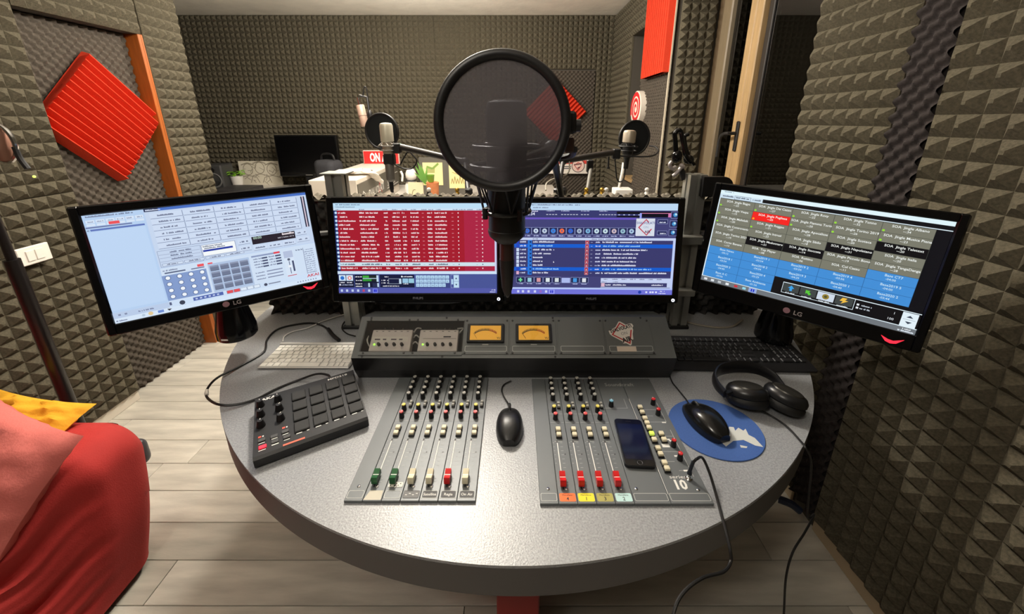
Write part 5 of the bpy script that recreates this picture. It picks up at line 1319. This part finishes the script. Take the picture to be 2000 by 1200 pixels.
# ---- folded headset-arm fitting on the right post
BY = 1.31
hg = thing('folded_boom', 'glossy black folded boom arm with grey wing clamp above the right post', 'boom arm', T(*at_y(1335, 345, BY)), 'boom arms')
ho = at_y(1335, 345, BY)
def HGp(*pp): return [at_y(x, y, BY + dy) - ho for x, y, dy in pp]
MB().tube(HGp((1320, 298, 0), (1319, 275, 0), (1318, 262, 0), (1324, 255, 0), (1330, 258, 0), (1334, 280, 0), (1340, 305, 0), (1350, 318, 0)), .0075, 10, smooth=5).build('upper_tube', M_BLACKG, hg)
MB().tube(HGp((1345, 262, .03), (1337, 268, .03), (1340, 290, .03), (1348, 312, .03), (1356, 322, .03)), .0065, 10, smooth=5).build('lower_tube', M_BLACKG, hg)
MB().ball(HGp((1322, 306, 0))[0], (.017, .014, .022), 14, 10).ball(HGp((1345, 312, .01))[0], (.018, .014, .016), 14, 10).build('joint', M_BLACKG, hg)
b = MB(); b.tube(HGp((1334, 322, -.01), (1328, 330, -.012), (1322, 338, -.012), (1314, 344, -.01)), [.009, .011, .010, .006], 10, smooth=4); b.tube(HGp((1312, 316, -.01), (1308, 322, -.012), (1313, 330, -.012), (1320, 326, -.01)), .006, 10, smooth=4)
b.build('wing_clamp', mat('clamp_grey', (168, 160, 158), 0.35, metal=0.3), hg)
MB().tube(HGp((1330, 330, 0), (1333, 340, 0), (1336, 350, 0)), .010, 10).build('spigot', M_BLACK, hg)
# ---- small figures along the top of the screen
M_GOLD = mat('gold_paint', (190, 150, 56), 0.25, metal=0.8)
for i, (x, y, kind, lab) in enumerate([(893, 378, 'g', 'tiny gold-headed figure on the foam screen left of the microphone'), (838, 376, 'w', 'tiny white-headed figure with dark body in front of the clay pot'), (1022, 378, 'w', 'tiny white figure on the foam screen just right of the microphone'), (1145, 378, 'g', 'tiny gold-headed figure below the grey strut'), (1175, 380, 'gg', 'tiny gold bead figure left of a white one'), (1184, 378, 'w', 'tiny white-headed figure beside the gold bead'), (1263, 378, 'w', 'tiny white figure below the right guest seat')]):
    p = at_y(x, y, 1.43); sc = .0185 if kind != 'gg' else .013
    t = thing('figurine', lab, 'figurine', T(p.x, 1.43, TZ + .455), 'figurines on the foam screen')
    MB().lathe([(.009, 0), (.011, .004), (.008, .016), (.0045, .021)], 14).build('body', M_BLACK if x == 838 else (M_WHITE if kind == 'w' else M_GOLD), t)
    MB().ball((0, 0, .027), (.0085, .0085, .0085), 14, 10).build('head', M_GOLD if kind[0] == 'g' else M_WHITE, t)
# ================================================================== back table and what stands on it
M_TABLE = mat('white_table', (206, 200, 190), 0.45)
bt = thing('back_table', 'white table along the back wall', 'table', T(-1.5, 4.0, 0))
MB().box(-1.55, 1.95, -1.05, .56, .71, .75, b=.004).build('table_top', M_TABLE, bt)
for x, y in ((-1.5, -1.0), (1.9, -1.0), (-1.5, .5), (1.9, .5)): MB().box(x - .025, x + .025, y - .025, y + .025, 0, .71).build('leg', M_ALU, bt)
TB = .75
# speaker
p = at_z(433, 371, TB); yS = p.y
sp_ = thing('speaker', 'dark grey studio monitor speaker at the back table left', 'speaker', T(p.x - .06, yS + .10, TB) @ RZ(8))
W_ = .09; HS = .27
MB().box(-W_, W_, -.12, .12, 0, HS, b=.012).build('cabinet', mat('speaker_grey', (62, 62, 62), 0.5), sp_)
MB().lathe([(.078, 0), (.082, .006), (.074, .010), (.066, .004)], 32, M=T(0, -.121, .105) @ RX(90)).build('woofer_ring', mat('ring_grey', (112, 112, 110), 0.4), sp_)
MB().lathe([(.066, .004), (.03, -.008), (.024, -.004), (.012, .006), (0, .009)], 32, M=T(0, -.121, .105) @ RX(90)).build('woofer', mat('cone_dark', (48, 48, 50), 0.4), sp_)
MB().lathe([(.026, 0), (.026, .004), (.012, .002), (0, .006)], 24, M=T(0, -.121, .215) @ RX(90)).build('tweeter', M_BLACK, sp_)
# lettuce-green plant in a white pot
p = at_z(466, 366, TB)
pl = thing('potted_plant', 'bright green leafy plant in a white pot left of the sketch', 'plant', T(*p))
MB().lathe([(.045, 0), (.06, .10), (.063, .13), (.058, .13), (.05, .11), (0, .11)], 24).build('pot', M_WHITE, pl)
b = MB(); rr = random.Random(3)
for k in range(26):
    a = rr.uniform(0, 6.28); r = rr.uniform(.02, .085); z = .13 + rr.uniform(0, .05); s_ = rr.uniform(.02, .035)
    M = T(r * math.cos(a), r * math.sin(a), z) @ RZ(math.degrees(a)) @ RY(rr.uniform(-40, 50))
    b.add([(-s_, 0, 0), (0, -s_ * .7, .006), (s_, 0, 0), (0, s_ * .7, .006), (0, 0, .012)], [(0, 1, 4), (1, 2, 4), (2, 3, 4), (3, 0, 4)], 0, M)
b.build('leaves', mat('leaf_lime', (132, 190, 52), 0.5), pl)
# pencil sketch
q0 = at_y(471, 358, 4.52); q1 = at_y(544, 315, 4.52)
sk = thing('sketch', 'pale pencil sketch of three figures leaning by the television', 'picture', T((q0.x + q1.x) / 2, 4.52, TB) @ RX(-4))
w_, h_ = q1.x - q0.x, q1.z - TB
MB().box(-w_ / 2, w_ / 2, 0, .015, 0, h_).build('board', mat('paper', (222, 214, 196), 0.7), sk)
b = MB(); PENC = lin((150, 140, 122)); rr = random.Random(5)
def stroke(b, pts, t, y, c):
    for i in range(len(pts) - 1):
        (x0, z0), (x1, z1) = pts[i], pts[i + 1]; d = Vector((x1 - x0, z1 - z0)); 
        if d.length < 1e-6: continue
        n_ = Vector((-d.y, d.x)).normalized() * t / 2
        b.add([(x0 - n_.x, y, z0 - n_.y), (x1 - n_.x, y, z1 - n_.y), (x1 + n_.x, y, z1 + n_.y), (x0 + n_.x, y, z0 + n_.y)], [(0, 1, 2, 3)], 0, None, c)
for cx in (-.26, .0, .26):
    cx = cx * w_ * 1.1; zz = h_ * (.66 + .06 * (cx == 0))
    stroke(b, [(cx + .055 * math.cos(a * .5236), zz + .065 * math.sin(a * .5236)) for a in range(13)], .008, -.001, PENC)
    stroke(b, [(cx - .075, zz + .05), (cx, zz + .075), (cx + .075, zz + .05)], .012, -.001, PENC)
    stroke(b, [(cx - .12, .03), (cx - .09, zz - .09), (cx, zz - .07), (cx + .09, zz - .09), (cx + .12, .03)], .008, -.001, PENC)
    for k in range(9):
        x0 = cx + rr.uniform(-.09, .09); z0 = rr.uniform(.04, zz); stroke(b, [(x0, z0), (x0 + rr.uniform(-.05, .05), z0 + rr.uniform(-.05, .05))], .006, -.0012, PENC)
b.build('pencil_lines', M_INK, sk, smooth=0)
# small mixer / deck
p = at_z(505, 362, TB)
dk = thing('deck', 'flat dark deck lying in front of the sketch', 'deck', T(p.x + .03, p.y - .48, TB))
MB().box(-.12, .21, -.15, .20, 0, .05, b=.006).build('case', mat('deck_grey', (56, 54, 56), 0.5), dk)
MB().box(-.28, -.02, -.34, -.16, 0, .03, b=.004).build('front_panel', M_BLACK, dk)
for k in range(4): MB().lathe([(.014, 0), (.012, .02), (0, .02)], 12).build('knob', M_WHITE, dk, T(-.24 + k * .06, -.25, .03))
# television
a_ = at_y(533, 264, 4.36); c_ = at_y(666, 345, 4.36)
tv = thing('television', 'large black television switched off at the back wall', 'television', T((a_.x + c_.x) / 2, 4.36, TB))
w_ = c_.x - a_.x; z0, z1 = c_.z - TB, a_.z - TB
MB().box(-w_ / 2, w_ / 2, 0, .05, z0, z1, b=.008).build('bezel', mat('tv_black', (8, 8, 9), 0.3), tv)
MB().box(-w_ / 2 + .02, w_ / 2 - .02, -.002, .001, z0 + .045, z1 - .02).build('screen', mat('tv_screen', (5, 5, 6), 0.25), tv)
MB().box(-.05, .05, -.004, 0, z0 + .014, z0 + .022).build('logo_strip', M_ALU, tv)
MB().box(-.06, .06, .01, .05, .01, z0 + .02).lathe([(.20, 0), (.20, .012), (.05, .02)], 32, 0, Matrix.Diagonal((1, .6, 1, 1))).build('stand', M_BLACK, tv)
# bag
p = at_z(648, 352, TB); 
bg = thing('camera_bag', 'dark grey padded bag in front of the television', 'bag', T(at_y(644, 340, 4.05).x, 4.05, TB) @ RZ(-20))
zt = at_y(644, 312, 4.05).z - TB
MB().rbox((.26, .18, zt), .05, 8, M=T(0, 0, zt / 2)).build('body', mat('bag_fabric', (44, 44, 48), 0.85, noise=0.15, nscale=60), bg)
MB().rbox((.24, .20, zt * .55), .06, 8, M=T(.02, -.015, zt * .72)).build('flap', mat('bag_flap', (56, 56, 60), 0.85, noise=0.15, nscale=60), bg)
MB().tube([(-.09, 0, zt * .95), (-.06, 0, zt + .05), (.06, 0, zt + .05), (.09, 0, zt * .95)], .012, 8, smooth=5).build('handle', M_BLACK, bg)
MB().box(-.12, -.04, -.115, -.09, zt * .2, zt * .6, b=.01).build('side_pocket', M_BLACK, bg)
# light-box sign lying on the table: near end left, far end right
LZ = 1.045
n1 = at_z(696, 352, LZ); f1 = at_z(776, 318, LZ)
ux = Vector((f1.x - n1.x, f1.y - n1.y, 0)); near = n1; Ls = ux.length
sg = thing('sign_box', 'grey and white box sign lettered SVALVOLATI STUDIOS on the back table', 'sign', frame((ux.x, ux.y, 0), (-ux.y, ux.x, 0), (near.x, near.y, TB)))
wS = .36; hS = LZ - TB
MB().box(0, Ls, 0.002, wS, 0, hS, b=.004).build('box', mat('sign_white', (220, 212, 198), 0.5), sg)
MB().box(.004, Ls - .004, -.004, .003, .075, hS - .035).build('letter_panel', mat('sign_grey', (96, 92, 82), 0.5), sg)
b = MB()
b.text('SVALVOLATI', .088, T(Ls * .19, -.0046, .115) @ RX(90), 0, 0, .02, WHITE, .88)
b.text('STUDIOS', .088, T(Ls * .64, -.0046, .115) @ RX(90), 0, 0, .02, WHITE, .78)
for z in (.096, .205): b.add([(Ls * .62, -.0046, z), (Ls * .96, -.0046, z), (Ls * .96, -.0046, z + .008), (Ls * .62, -.0046, z + .008)], [(0, 1, 2, 3)], 0, None, WHITE)
stroke(b, [(.05, .09), (.11, .19), (.17, .15)], .010, -.0046, WHITE); stroke(b, [(.05, .09), (.10, .08)], .010, -.0046, WHITE); stroke(b, [(Ls * .40, .095), (Ls * .44, .20), (Ls * .48, .095)], .010, -.0045, lin((190, 60, 60)))
b.build('lettering', M_INK, sg, smooth=0)
# on air sign
q0 = at_y(711, 320, 4.06); q1 = at_y(778, 294, 4.06)
oa = thing('on_air_sign', 'red ON AIR sign with white letters standing on the box sign', 'sign', T((q0.x + q1.x) / 2, 4.06, LZ))
w_ = q1.x - q0.x; h_ = q1.z - LZ
MB().box(-w_ / 2, w_ / 2, 0, .03, .001, h_, b=.003).build('case', mat('sign_edge', (226, 190, 180), 0.5), oa)
MB().box(-w_ / 2 + .006, w_ / 2 - .006, -.002, .001, .006, h_ - .008).build('face', mat('sign_red', (208, 40, 40), 0.4), oa)
b = MB(); b.text('ON AIR', h_ * .86, T(0, -.0026, h_ * .20) @ RX(90), 0, .5, .04, (.85, .8, .78, 1), .56); b.build('lettering', M_INK, oa, smooth=0)
# white sleeve of cloth draped over the sign
rib = [at_z(668, 335, LZ + .022), at_z(690, 334, LZ + .035), at_z(710, 333, LZ + .035), at_z(722, 336, LZ + .025), at_z(731, 343, LZ - .01), at_z(738, 350, LZ - .05), at_z(746, 355, LZ - .08)]
pts = catmull(rib, 5); o0 = rib[0]; b = MB(); vs = []; fs = []
for i, p in enumerate(pts):
    t_ = (pts[min(i + 1, len(pts) - 1)] - pts[max(i - 1, 0)]).normalized(); s_ = t_.cross(Vector((0, 0, 1))).normalized(); u_ = s_.cross(t_)
    ww = .075 * (1 - .8 * (i / len(pts)) ** 1.5)
    for k in range(10):
        a = 2 * math.pi * k / 10; vs.append(p - o0 + s_ * (ww * math.cos(a)) + u_ * ((.016 + .005 * math.sin(i * 1.3 + k)) * math.sin(a)))
for i in range(len(pts) - 1):
    for k in range(10): fs.append((i * 10 + k, i * 10 + (k + 1) % 10, (i + 1) * 10 + (k + 1) % 10, (i + 1) * 10 + k))
fs += [tuple(range(10)), tuple((len(pts) - 1) * 10 + k for k in range(10))[::-1]]
b.add(vs, fs); o = b.build('cloth', mat('white_cloth', (228, 220, 208), 0.8), None, T(*o0)); tag(o, 'white cloth lying over the box sign', 'cloth')
# penguin-like figure, card, plant pots, pictures
YB2 = 3.55
def stand_at(x, y, Y): return Vector((at_y(x, y, Y).x, Y, TB))
k_ = lambda Y: Y / 750.0
p = stand_at(805, 372, YB2)
zt = at_y(805, 329, YB2).z - TB
fg = thing('toy_figure', 'white toy figure with black band behind the small cream card', 'figure', T(*p))
MB().lathe([(.055, 0), (.07, zt * .2), (.062, zt * .5), (.045, zt * .62)], 24).build('body', mat('toy_white', (214, 208, 200), 0.6), fg)
MB().ball((0, 0, zt * .80), (.05, .045, zt * .21), 18, 12).build('head', mat('toy_white', (214, 208, 200), 0.6), fg)
MB().torus(.047, .008, T(0, -.01, zt * .66), 24, 8).build('band', M_BLACK, fg)
MB().tube([(-.085, 0, zt * .62), (-.078, 0, zt * .8), (-.092, 0, zt * .92)], .010, 8, smooth=4).build('arm', M_WHITE, fg)
q0 = at_y(797, 377, 3.2); q1 = at_y(825, 357, 3.2)
cd = MB().box(0, q1.x - q0.x, 0, .012, 0, q1.z - TB).build('card', mat('card_cream', (198, 192, 158), 0.7), None, T(q0.x, 3.2, TB) @ RX(-5)); tag(cd, 'small cream card in front of the toy figure', 'card')
b = MB(); PENC2 = lin((130, 124, 92)); wq = q1.x - q0.x; hq = q1.z - TB
stroke(b, [(wq * (.42 + .18 * math.cos(a * .6)), hq * (.55 + .2 * math.sin(a * .6))) for a in range(2, 11)], .006, -.001, PENC2); stroke(b, [(wq * .35, hq * .4), (wq * .55, hq * .6), (wq * .7, hq * .45)], .006, -.001, PENC2)
b.build('drawing', M_INK, cd, smooth=0)
for x0, y0, x1, y1, Y, lab, a in ((827, 362, 863, 318, 3.75, 'cream card with a green drawing on a dark folder', 1), (878, 368, 906, 322, 3.75, 'cream card with a small village drawing beside the pop filter', 0)):
    q0 = at_y(x0, y0, Y); q1 = at_y(x1, y1, Y); w_ = q1.x - q0.x; h_ = q1.z - TB
    t = thing('folder_picture', lab, 'picture', T((q0.x + q1.x) / 2, Y, TB) @ RX(-3), 'cards on dark folders')
    MB().box(-w_ * .68, w_ * .68, .004, .02, 0, h_ + .05).build('folder', mat('folder_grey', (78, 74, 66), 0.7), t)
    MB().box(-w_ / 2, w_ / 2, 0, .004, q0.z - TB, h_).build('card', mat('card_cream2', (214, 198, 140), 0.7), t)
    b = MB(); zc = (q0.z - TB + h_) / 2
    if a:
        G1, G2 = lin((112, 140, 66)), lin((150, 150, 92))
        b.add([(-w_ * .3, -.001, zc + .01), (w_ * .1, -.001, zc + .01), (w_ * .12, -.001, zc + .06), (-w_ * .35, -.001, zc + .06)], [(0, 1, 2, 3)], 0, None, G2)
        stroke(b, [(-w_ * .3, zc + .07), (0, zc + .05), (w_ * .3, zc + .10)], .02, -.0014, G1)
    else:
        for k in range(5): stroke(b, [(-w_ * .38 + k * w_ * .17, zc - .07), (-w_ * .30 + k * w_ * .17, zc - .02 + .02 * (k % 2)), (-w_ * .22 + k * w_ * .17, zc - .07)], .008, -.001, lin((150, 134, 84)))
        stroke(b, [(-w_ * .3, zc + .04), (w_ * .1, zc + .02)], .006, -.001, lin((150, 134, 84)))
    b.build('drawing', M_INK, t, smooth=0)
p = stand_at(846, 377, 3.15); zt = at_y(846, 356, 3.15).z - TB
cp = thing('potted_plant', 'green spiky plant with glass cup and clay pot before the cards', 'plant', T(*p))
MB().lathe([(.038, 0), (.050, zt * .9), (.052, zt), (.046, zt), (.04, zt * .9), (0, zt * .9)], 24).build('clay_pot', mat('clay', (196, 122, 76), 0.8, noise=0.1, nscale=30), cp)
g = at_y(841, 349, 3.2) - p
MB().lathe([(.026, -.028), (.034, .03), (.032, .03), (.025, -.026), (0, -.026)], 20, M=T(*g)).build('glass_cup', mat('green_glass', (104, 150, 56), 0.15), cp)
b = MB(); g = at_y(832, 360, 3.22) - p
for dx, dz, s_ in ((-.085, .16, .012), (-.06, .19, .012), (-.035, .17, .012), (-.095, .10, .011), (-.02, .14, .010), (.02, .15, .010)):
    M = T(*g); e = Vector((dx, 0, dz)); n_ = Vector((-dz, 0, dx)).normalized() * s_
    mid = e * .5 + Vector((0, -.012, .012)); b.add([(-n_.x * .6, 0, -n_.z * .6), (n_.x * .6, 0, n_.z * .6), tuple(mid + n_), tuple(mid - n_), tuple(e)], [(0, 1, 2, 3), (3, 2, 4)], 0, M)
b.build('leaves', mat('leaf_green', (94, 142, 60), 0.5), cp)
# white sign with badge on the back door
q0 = at_y(1062, 340, 4.52); q1 = at_y(1150, 309, 4.52); w_ = q1.x - q0.x; h_ = q1.z - q0.z
ws = thing('wall_sign', 'white sign with red stripe and round diamond badge on the back door', 'sign', T((q0.x + q1.x) / 2, 4.55, (q0.z + q1.z) / 2))
MB().box(-w_ / 2, w_ / 2, 0, .02, -h_ / 2, h_ / 2).build('board', mat('sign_board', (222, 214, 204), 0.5), ws)
b = MB(); b.add([(-w_ / 2, -.001, h_ * .12), (w_ / 2, -.001, h_ * .12), (w_ / 2, -.001, h_ * .34), (-w_ / 2, -.001, h_ * .34)], [(0, 1, 2, 3)], 0, None, lin((206, 60, 50)))
for z in (-.08, -.2): b.add([(-w_ * .3, -.001, h_ * z), (w_ * .12, -.001, h_ * z), (w_ * .12, -.001, h_ * (z + .06)), (-w_ * .3, -.001, h_ * (z + .06))], [(0, 1, 2, 3)], 0, None, lin((60, 60, 70)))
n = 28; cx = w_ * .28; r = h_ * .40
b.add([(cx + r * math.cos(6.2832 * k / n), -.0014, r * math.sin(6.2832 * k / n)) for k in range(n)], [tuple(range(n))], 0, None, lin((226, 196, 186)))
stroke(b, [(cx + r * math.cos(6.2832 * k / n), r * math.sin(6.2832 * k / n)) for k in range(n + 1)], .008, -.0018, lin((70, 60, 60)))
stroke(b, [(cx - r * .6, r * .1), (cx, -r * .7), (cx + r * .5, r * .1), (cx, r * .55), (cx - r * .6, r * .1)], .008, -.0018, lin((190, 60, 60))); stroke(b, [(cx - r * .7, r * .15), (cx + r * .55, r * .35)], .016, -.002, lin((110, 70, 70))); stroke(b, [(cx - r * .1, -r * .4), (cx + r * .3, -r * .2)], .014, -.002, lin((90, 50, 50)))
b.build('printing', M_INK, ws, smooth=0)
# spiral target disc on the pier
td = thing('spiral_disc', 'round white disc with a red spiral on the pier', 'wall decor', T(XP - .022, 3.47, at_x(1243, 212, XP - .05).z) @ RZ(-90))
MB().lathe([(.14, 0), (.14, .045), (.135, .048), (0, .048)], 48, M=RX(90)).build('disc', mat('disc_white', (224, 214, 200), 0.6), td)
b = MB(); pts = []
for i in range(90):
    a = i / 90 * 2.6 * 2 * math.pi; r = .012 + .118 * i / 90; pts.append((r * math.cos(a), r * math.sin(a), .012 + .010 * i / 90))
vs = []; 
for x, z, t_ in pts:
    n_ = Vector((x, z)).normalized() * t_ / 1.2; vs += [(x - n_.x, -.0488, z - n_.y), (x + n_.x, -.0488, z + n_.y)]
b.add(vs, [(2 * i, 2 * i + 2, 2 * i + 3, 2 * i + 1) for i in range(len(pts) - 1)], 0, None, lin((206, 40, 44)))
b.build('spiral', M_INK, td, smooth=0)
# small pale lamp stand and box by the far window
lb = thing('desk_lamp', 'white lamp arm on a white base by the far window', 'lamp', T(*at_y(1214, 379, 2.45)))
lo_ = at_y(1214, 379, 2.45)
MB().box(-.05, .06, -.04, .06, -.005, .035, b=.004).build('base', M_WHITE, lb)
MB().tube([Vector((0, 0, .03)), at_y(1209, 365, 2.45) - lo_, at_y(1216, 335, 2.45) - lo_, at_y(1219, 318, 2.45) - lo_], [.007, .007, .010, .012], 10).build('arm', M_WHITE, lb)
o = MB().box(-.09, .09, -.06, .09, -.03, 0, b=.003).build('shelf', mat('shelf_grey', (120, 112, 100), 0.6), None, T(lo_.x, lo_.y, lo_.z - .006)); tag(o, 'white shelf under the small lamp behind the foam screen', 'shelf')
MB().box(-.02, .02, -.02, .02, -(lo_.z - .008), -.03).build('leg', M_ALU, o)
# ================================================================== left foreground
# wall switch
sw = thing('wall_switch', 'white double switch plate on the left foam wall', 'switch', T(XL + .046, 1.545, .936) @ RZ(90))
MB().box(-.058, .058, -.014, 0, -.038, .038, b=.003).build('plate', M_WHITE, sw); MB().box(-.03, -.002, -.018, -.013, -.022, .022, b=.001).box(.002, .03, -.018, -.013, -.022, .022, b=.001).build('rocker', M_WHITE, sw)
# standing pole with a chrome microphone at the frame's edge
pb = Vector((-1.62, 1.171, 0))
ps = thing('microphone_stand', 'black floor stand pole by the left wall behind the sofa', 'stand', T(*pb))
MB().lathe([(.10, 0), (.10, .012), (.03, .03)], 32).build('base', M_BLACK, ps); MB().lathe([(.019, .03), (.019, 1.05), (.012, 1.05), (.012, 1.52)], 16).build('pole', mat('pole_black', (24, 20, 20), 0.3), ps)
MB().box(-.02, .03, -.02, .02, 1.36, 1.42, b=.005).build('clamp', M_BLACK, ps)
MB().tube([(0, 0, 1.39), (.06, .0, 1.40), (.10, 0, 1.395)], .008, 8).build('side_arm', M_STEEL, ps)
cm_ = at_y(2, 280, 1.17)
ch = thing('ring_microphone', 'chrome ring-mounted microphone at the left edge', 'microphone', T(*cm_))
MB().torus(.040, .006, T(0, 0, .0) @ RX(90), 36, 8, sy=1.35).build('ring', M_STEEL, ch)
MB().lathe([(.018, -.05), (.022, -.03), (.022, .03), (.014, .05), (0, .052)], 24).build('capsule', mat('copper_mesh', (150, 110, 92), 0.4, metal=0.6), ch)
MB().tube([(.036, 0, -.01), (.040, 0, -.045), (.052, 0, -.075)], .007, 8, smooth=4).build('lead', M_BLACK, ch)
MB().ball((.062, 0, -.098), .004, 10, 6).build('green_light', mat('tiny_green', (210, 235, 110), 0.4, emit=1.0), ch)
# sofa under a red throw
M_THROW = mat('red_throw', (172, 42, 38), 0.85, noise=0.10, nscale=5, bump=0.25, bscale=260)
SX = -1.215
sf = thing('sofa', 'low sofa seat under a stretched red throw', 'sofa', T(-1.6, .4, 0))
def smooth01(t): t = max(0, min(1, t)); return t * t * (3 - 2 * t)
NU, NV = 90, 120
vs = []; fs = []
def sofa_pt(i, j):
    # i: from the front hem up the front, over the top to the back ; j: from the far end toward the near end
    u = i / NU; v = j / NV
    yfar, ynear = 1.045, -.50
    y = yfar - (yfar - ynear) * v
    arm = 1 - smooth01((yfar - .20 - y) / .14)
    rim = .40 + .17 * arm                      # height along the front rim
    r = .05 + .045 * arm
    hem = SX - .045
    topx = SX + .012 - .80 * max(0, min(.42, .875 - y)) ** 1.0 * smooth01((.90 - y) / .08)
    s1, s2 = .46, .60
    if u < s1:
        t = u / s1; z = .03 + (rim - r - .03) * t
        x = hem + (topx - hem) * t ** 1.15 + .018 * math.sin(math.pi * t) * arm
    elif u < s2:
        a = (u - s1) / (s2 - s1) * math.pi / 2; x = topx - r + r * math.cos(a); z = rim - r + r * math.sin(a)
    else:
        t = (u - s2) / (1 - s2); x = topx - r - t * (topx - r + 2.02)
        z = rim - (1 - arm) * .10 * smooth01(t / .22) + .35 * smooth01((t - .70) / .3)
    d = yfar - y; re = .085
    if d < re:
        k = 1 - d / re; cut = re * (1 - math.sqrt(max(0, 1 - k * k)))
        z = z - cut * (z > .3); x = x - cut * .9 * (u < s2)
    y -= .045 * max(0, min(1, (.45 - z) / .40)) * smooth01((y - .55) / .45)
    if u < .64:                                 # folds of the stretched throw fan out from the arm's front corner
        fade = smooth01((.89 - y) / .22) * smooth01(u / .12)
        ph = u / s1
        f = .015 * math.sin(ph * 17 + 2.0 * y) + .011 * math.sin(ph * 33 + 1.5 + 5 * y) + .006 * math.sin(ph * 53 + 9 * y)
        x += f * fade * .8; z += f * fade * .7
    return (x + 1.6, y - .4, z)
for i in range(NU + 1):
    for j in range(NV + 1): vs.append(sofa_pt(i, j))
for i in range(NU):
    for j in range(NV):
        q = i * (NV + 1) + j; fs.append((q, q + 1, q + NV + 2, q + NV + 1))
b = MB(); b.add(vs, fs)
# far end skirt
o = len(b.v); edge = [vs[i * (NV + 1)] for i in range(NU + 1)]
sk_v = edge + [(min(x, edge[0][0]), min(y, edge[0][1]), .03) for x, y, z in edge]
b.add(sk_v, [(i, i + 1, NU + 1 + i + 1, NU + 1 + i) for i in range(NU)])
b.build('throw', M_THROW, sf, smooth=60)
MB().box(-.20, .20, -.85, .42, .0, .12).build('base', M_BLACK, sf)
# cushions
def cushion(name, label, loc, M, w, h, d, m):
    n = 24; vs = []; fs = []
    for sgn in (1, -1):
        o = len(vs)
        for i in range(n + 1):
            for j in range(n + 1):
                a, c = 2 * i / n - 1, 2 * j / n - 1
                pin = 1 - .10 * (1 - abs(a) ** 2) * abs(c) ** 3; pin2 = 1 - .10 * (1 - abs(c) ** 2) * abs(a) ** 3
                t = (max(0, 1 - abs(a) ** 2.4) * max(0, 1 - abs(c) ** 2.4)) ** .55
                wr_ = .007 * math.sin(9 * a + 5 * c) * t + .005 * math.sin(17 * c - 6 * a) * t + .004 * math.sin(24 * (a + c) + 3 * math.sin(4 * a)) * min(1, 2 * t)
                vs.append((a * w / 2 * pin2, c * h / 2 * pin, sgn * (d / 2 * t + wr_ * 1.0)))
        for i in range(n):
            for j in range(n):
                q = o + i * (n + 1) + j; f = (q, q + n + 1, q + n + 2, q + 1); fs.append(f if sgn > 0 else f[::-1])
    o_ = MB().add(vs, fs).build(name, m, None, M, 60); tag(o_, label, 'cushion', 'cushions on the sofa'); return o_
M_PINK = mat('pink_cotton', (212, 112, 104), 0.85, noise=0.06, nscale=4, bump=0.2, bscale=200)
M_YEL = mat('yellow_cotton', (226, 166, 34), 0.85, noise=0.06, nscale=4, bump=0.2, bscale=200)
def corner_frame(c, a, b_):
    """square frame from its far-right corner c and two neighbouring corners a, b_"""
    x = (c - a); y = (c - b_); y = y - x.normalized() * y.dot(x.normalized())
    return frame(x, y, (a + b_) / 2), x.length, y.length
tip = at_y(164, 852, .86)
Mc, w_, h_ = corner_frame(tip, tip + Vector((-.313, .08, .09)), tip + Vector((-.17, -.12, -.19)) * 1.2)
Mc = Mc.to_3x3().to_4x4(); Mc.translation = tip
cushion('cushion', 'pink cushion with its corner pointing to the desk', None, Mc @ T(-.23, -.23, 0), .46, .46, .14, M_PINK)
tip = at_y(180, 783, 1.02)
Mc, w_, h_ = corner_frame(tip, tip + Vector((-.345, .05, .01)), tip + Vector((-.05, -.28, -.13)))
Mc = Mc.to_3x3().to_4x4(); Mc.translation = tip
cushion('cushion', 'yellow cushion lying behind the pink one', None, Mc @ T(-.19, -.105, -.02), .38, .21, .07, M_YEL)
# grey plastic arm tip poking out behind the sofa
p = at_y(264, 885, 1.10)
o = MB().rbox((.075, .06, .10), .026, 8).build('armrest', mat('grey_armrest', (70, 70, 76), 0.4), None, T(p.x, 1.10, p.z)); tag(o, 'rounded dark grey plastic armrest behind the red sofa', 'armrest')
MB().tube([(-.02, 0, -.01), (-.10, .0, -.05), (-.14, .0, -.16), (-.14, .0, -p.z + .002)], .014, 8).build('upright', M_BLACK, o)

for o in list(bpy.data.objects):
    if o.parent is not None and o.name.split('.')[0] in ('printing', 'elastic_cords', 'pencil_lines'): o['kind'] = 'stuff'
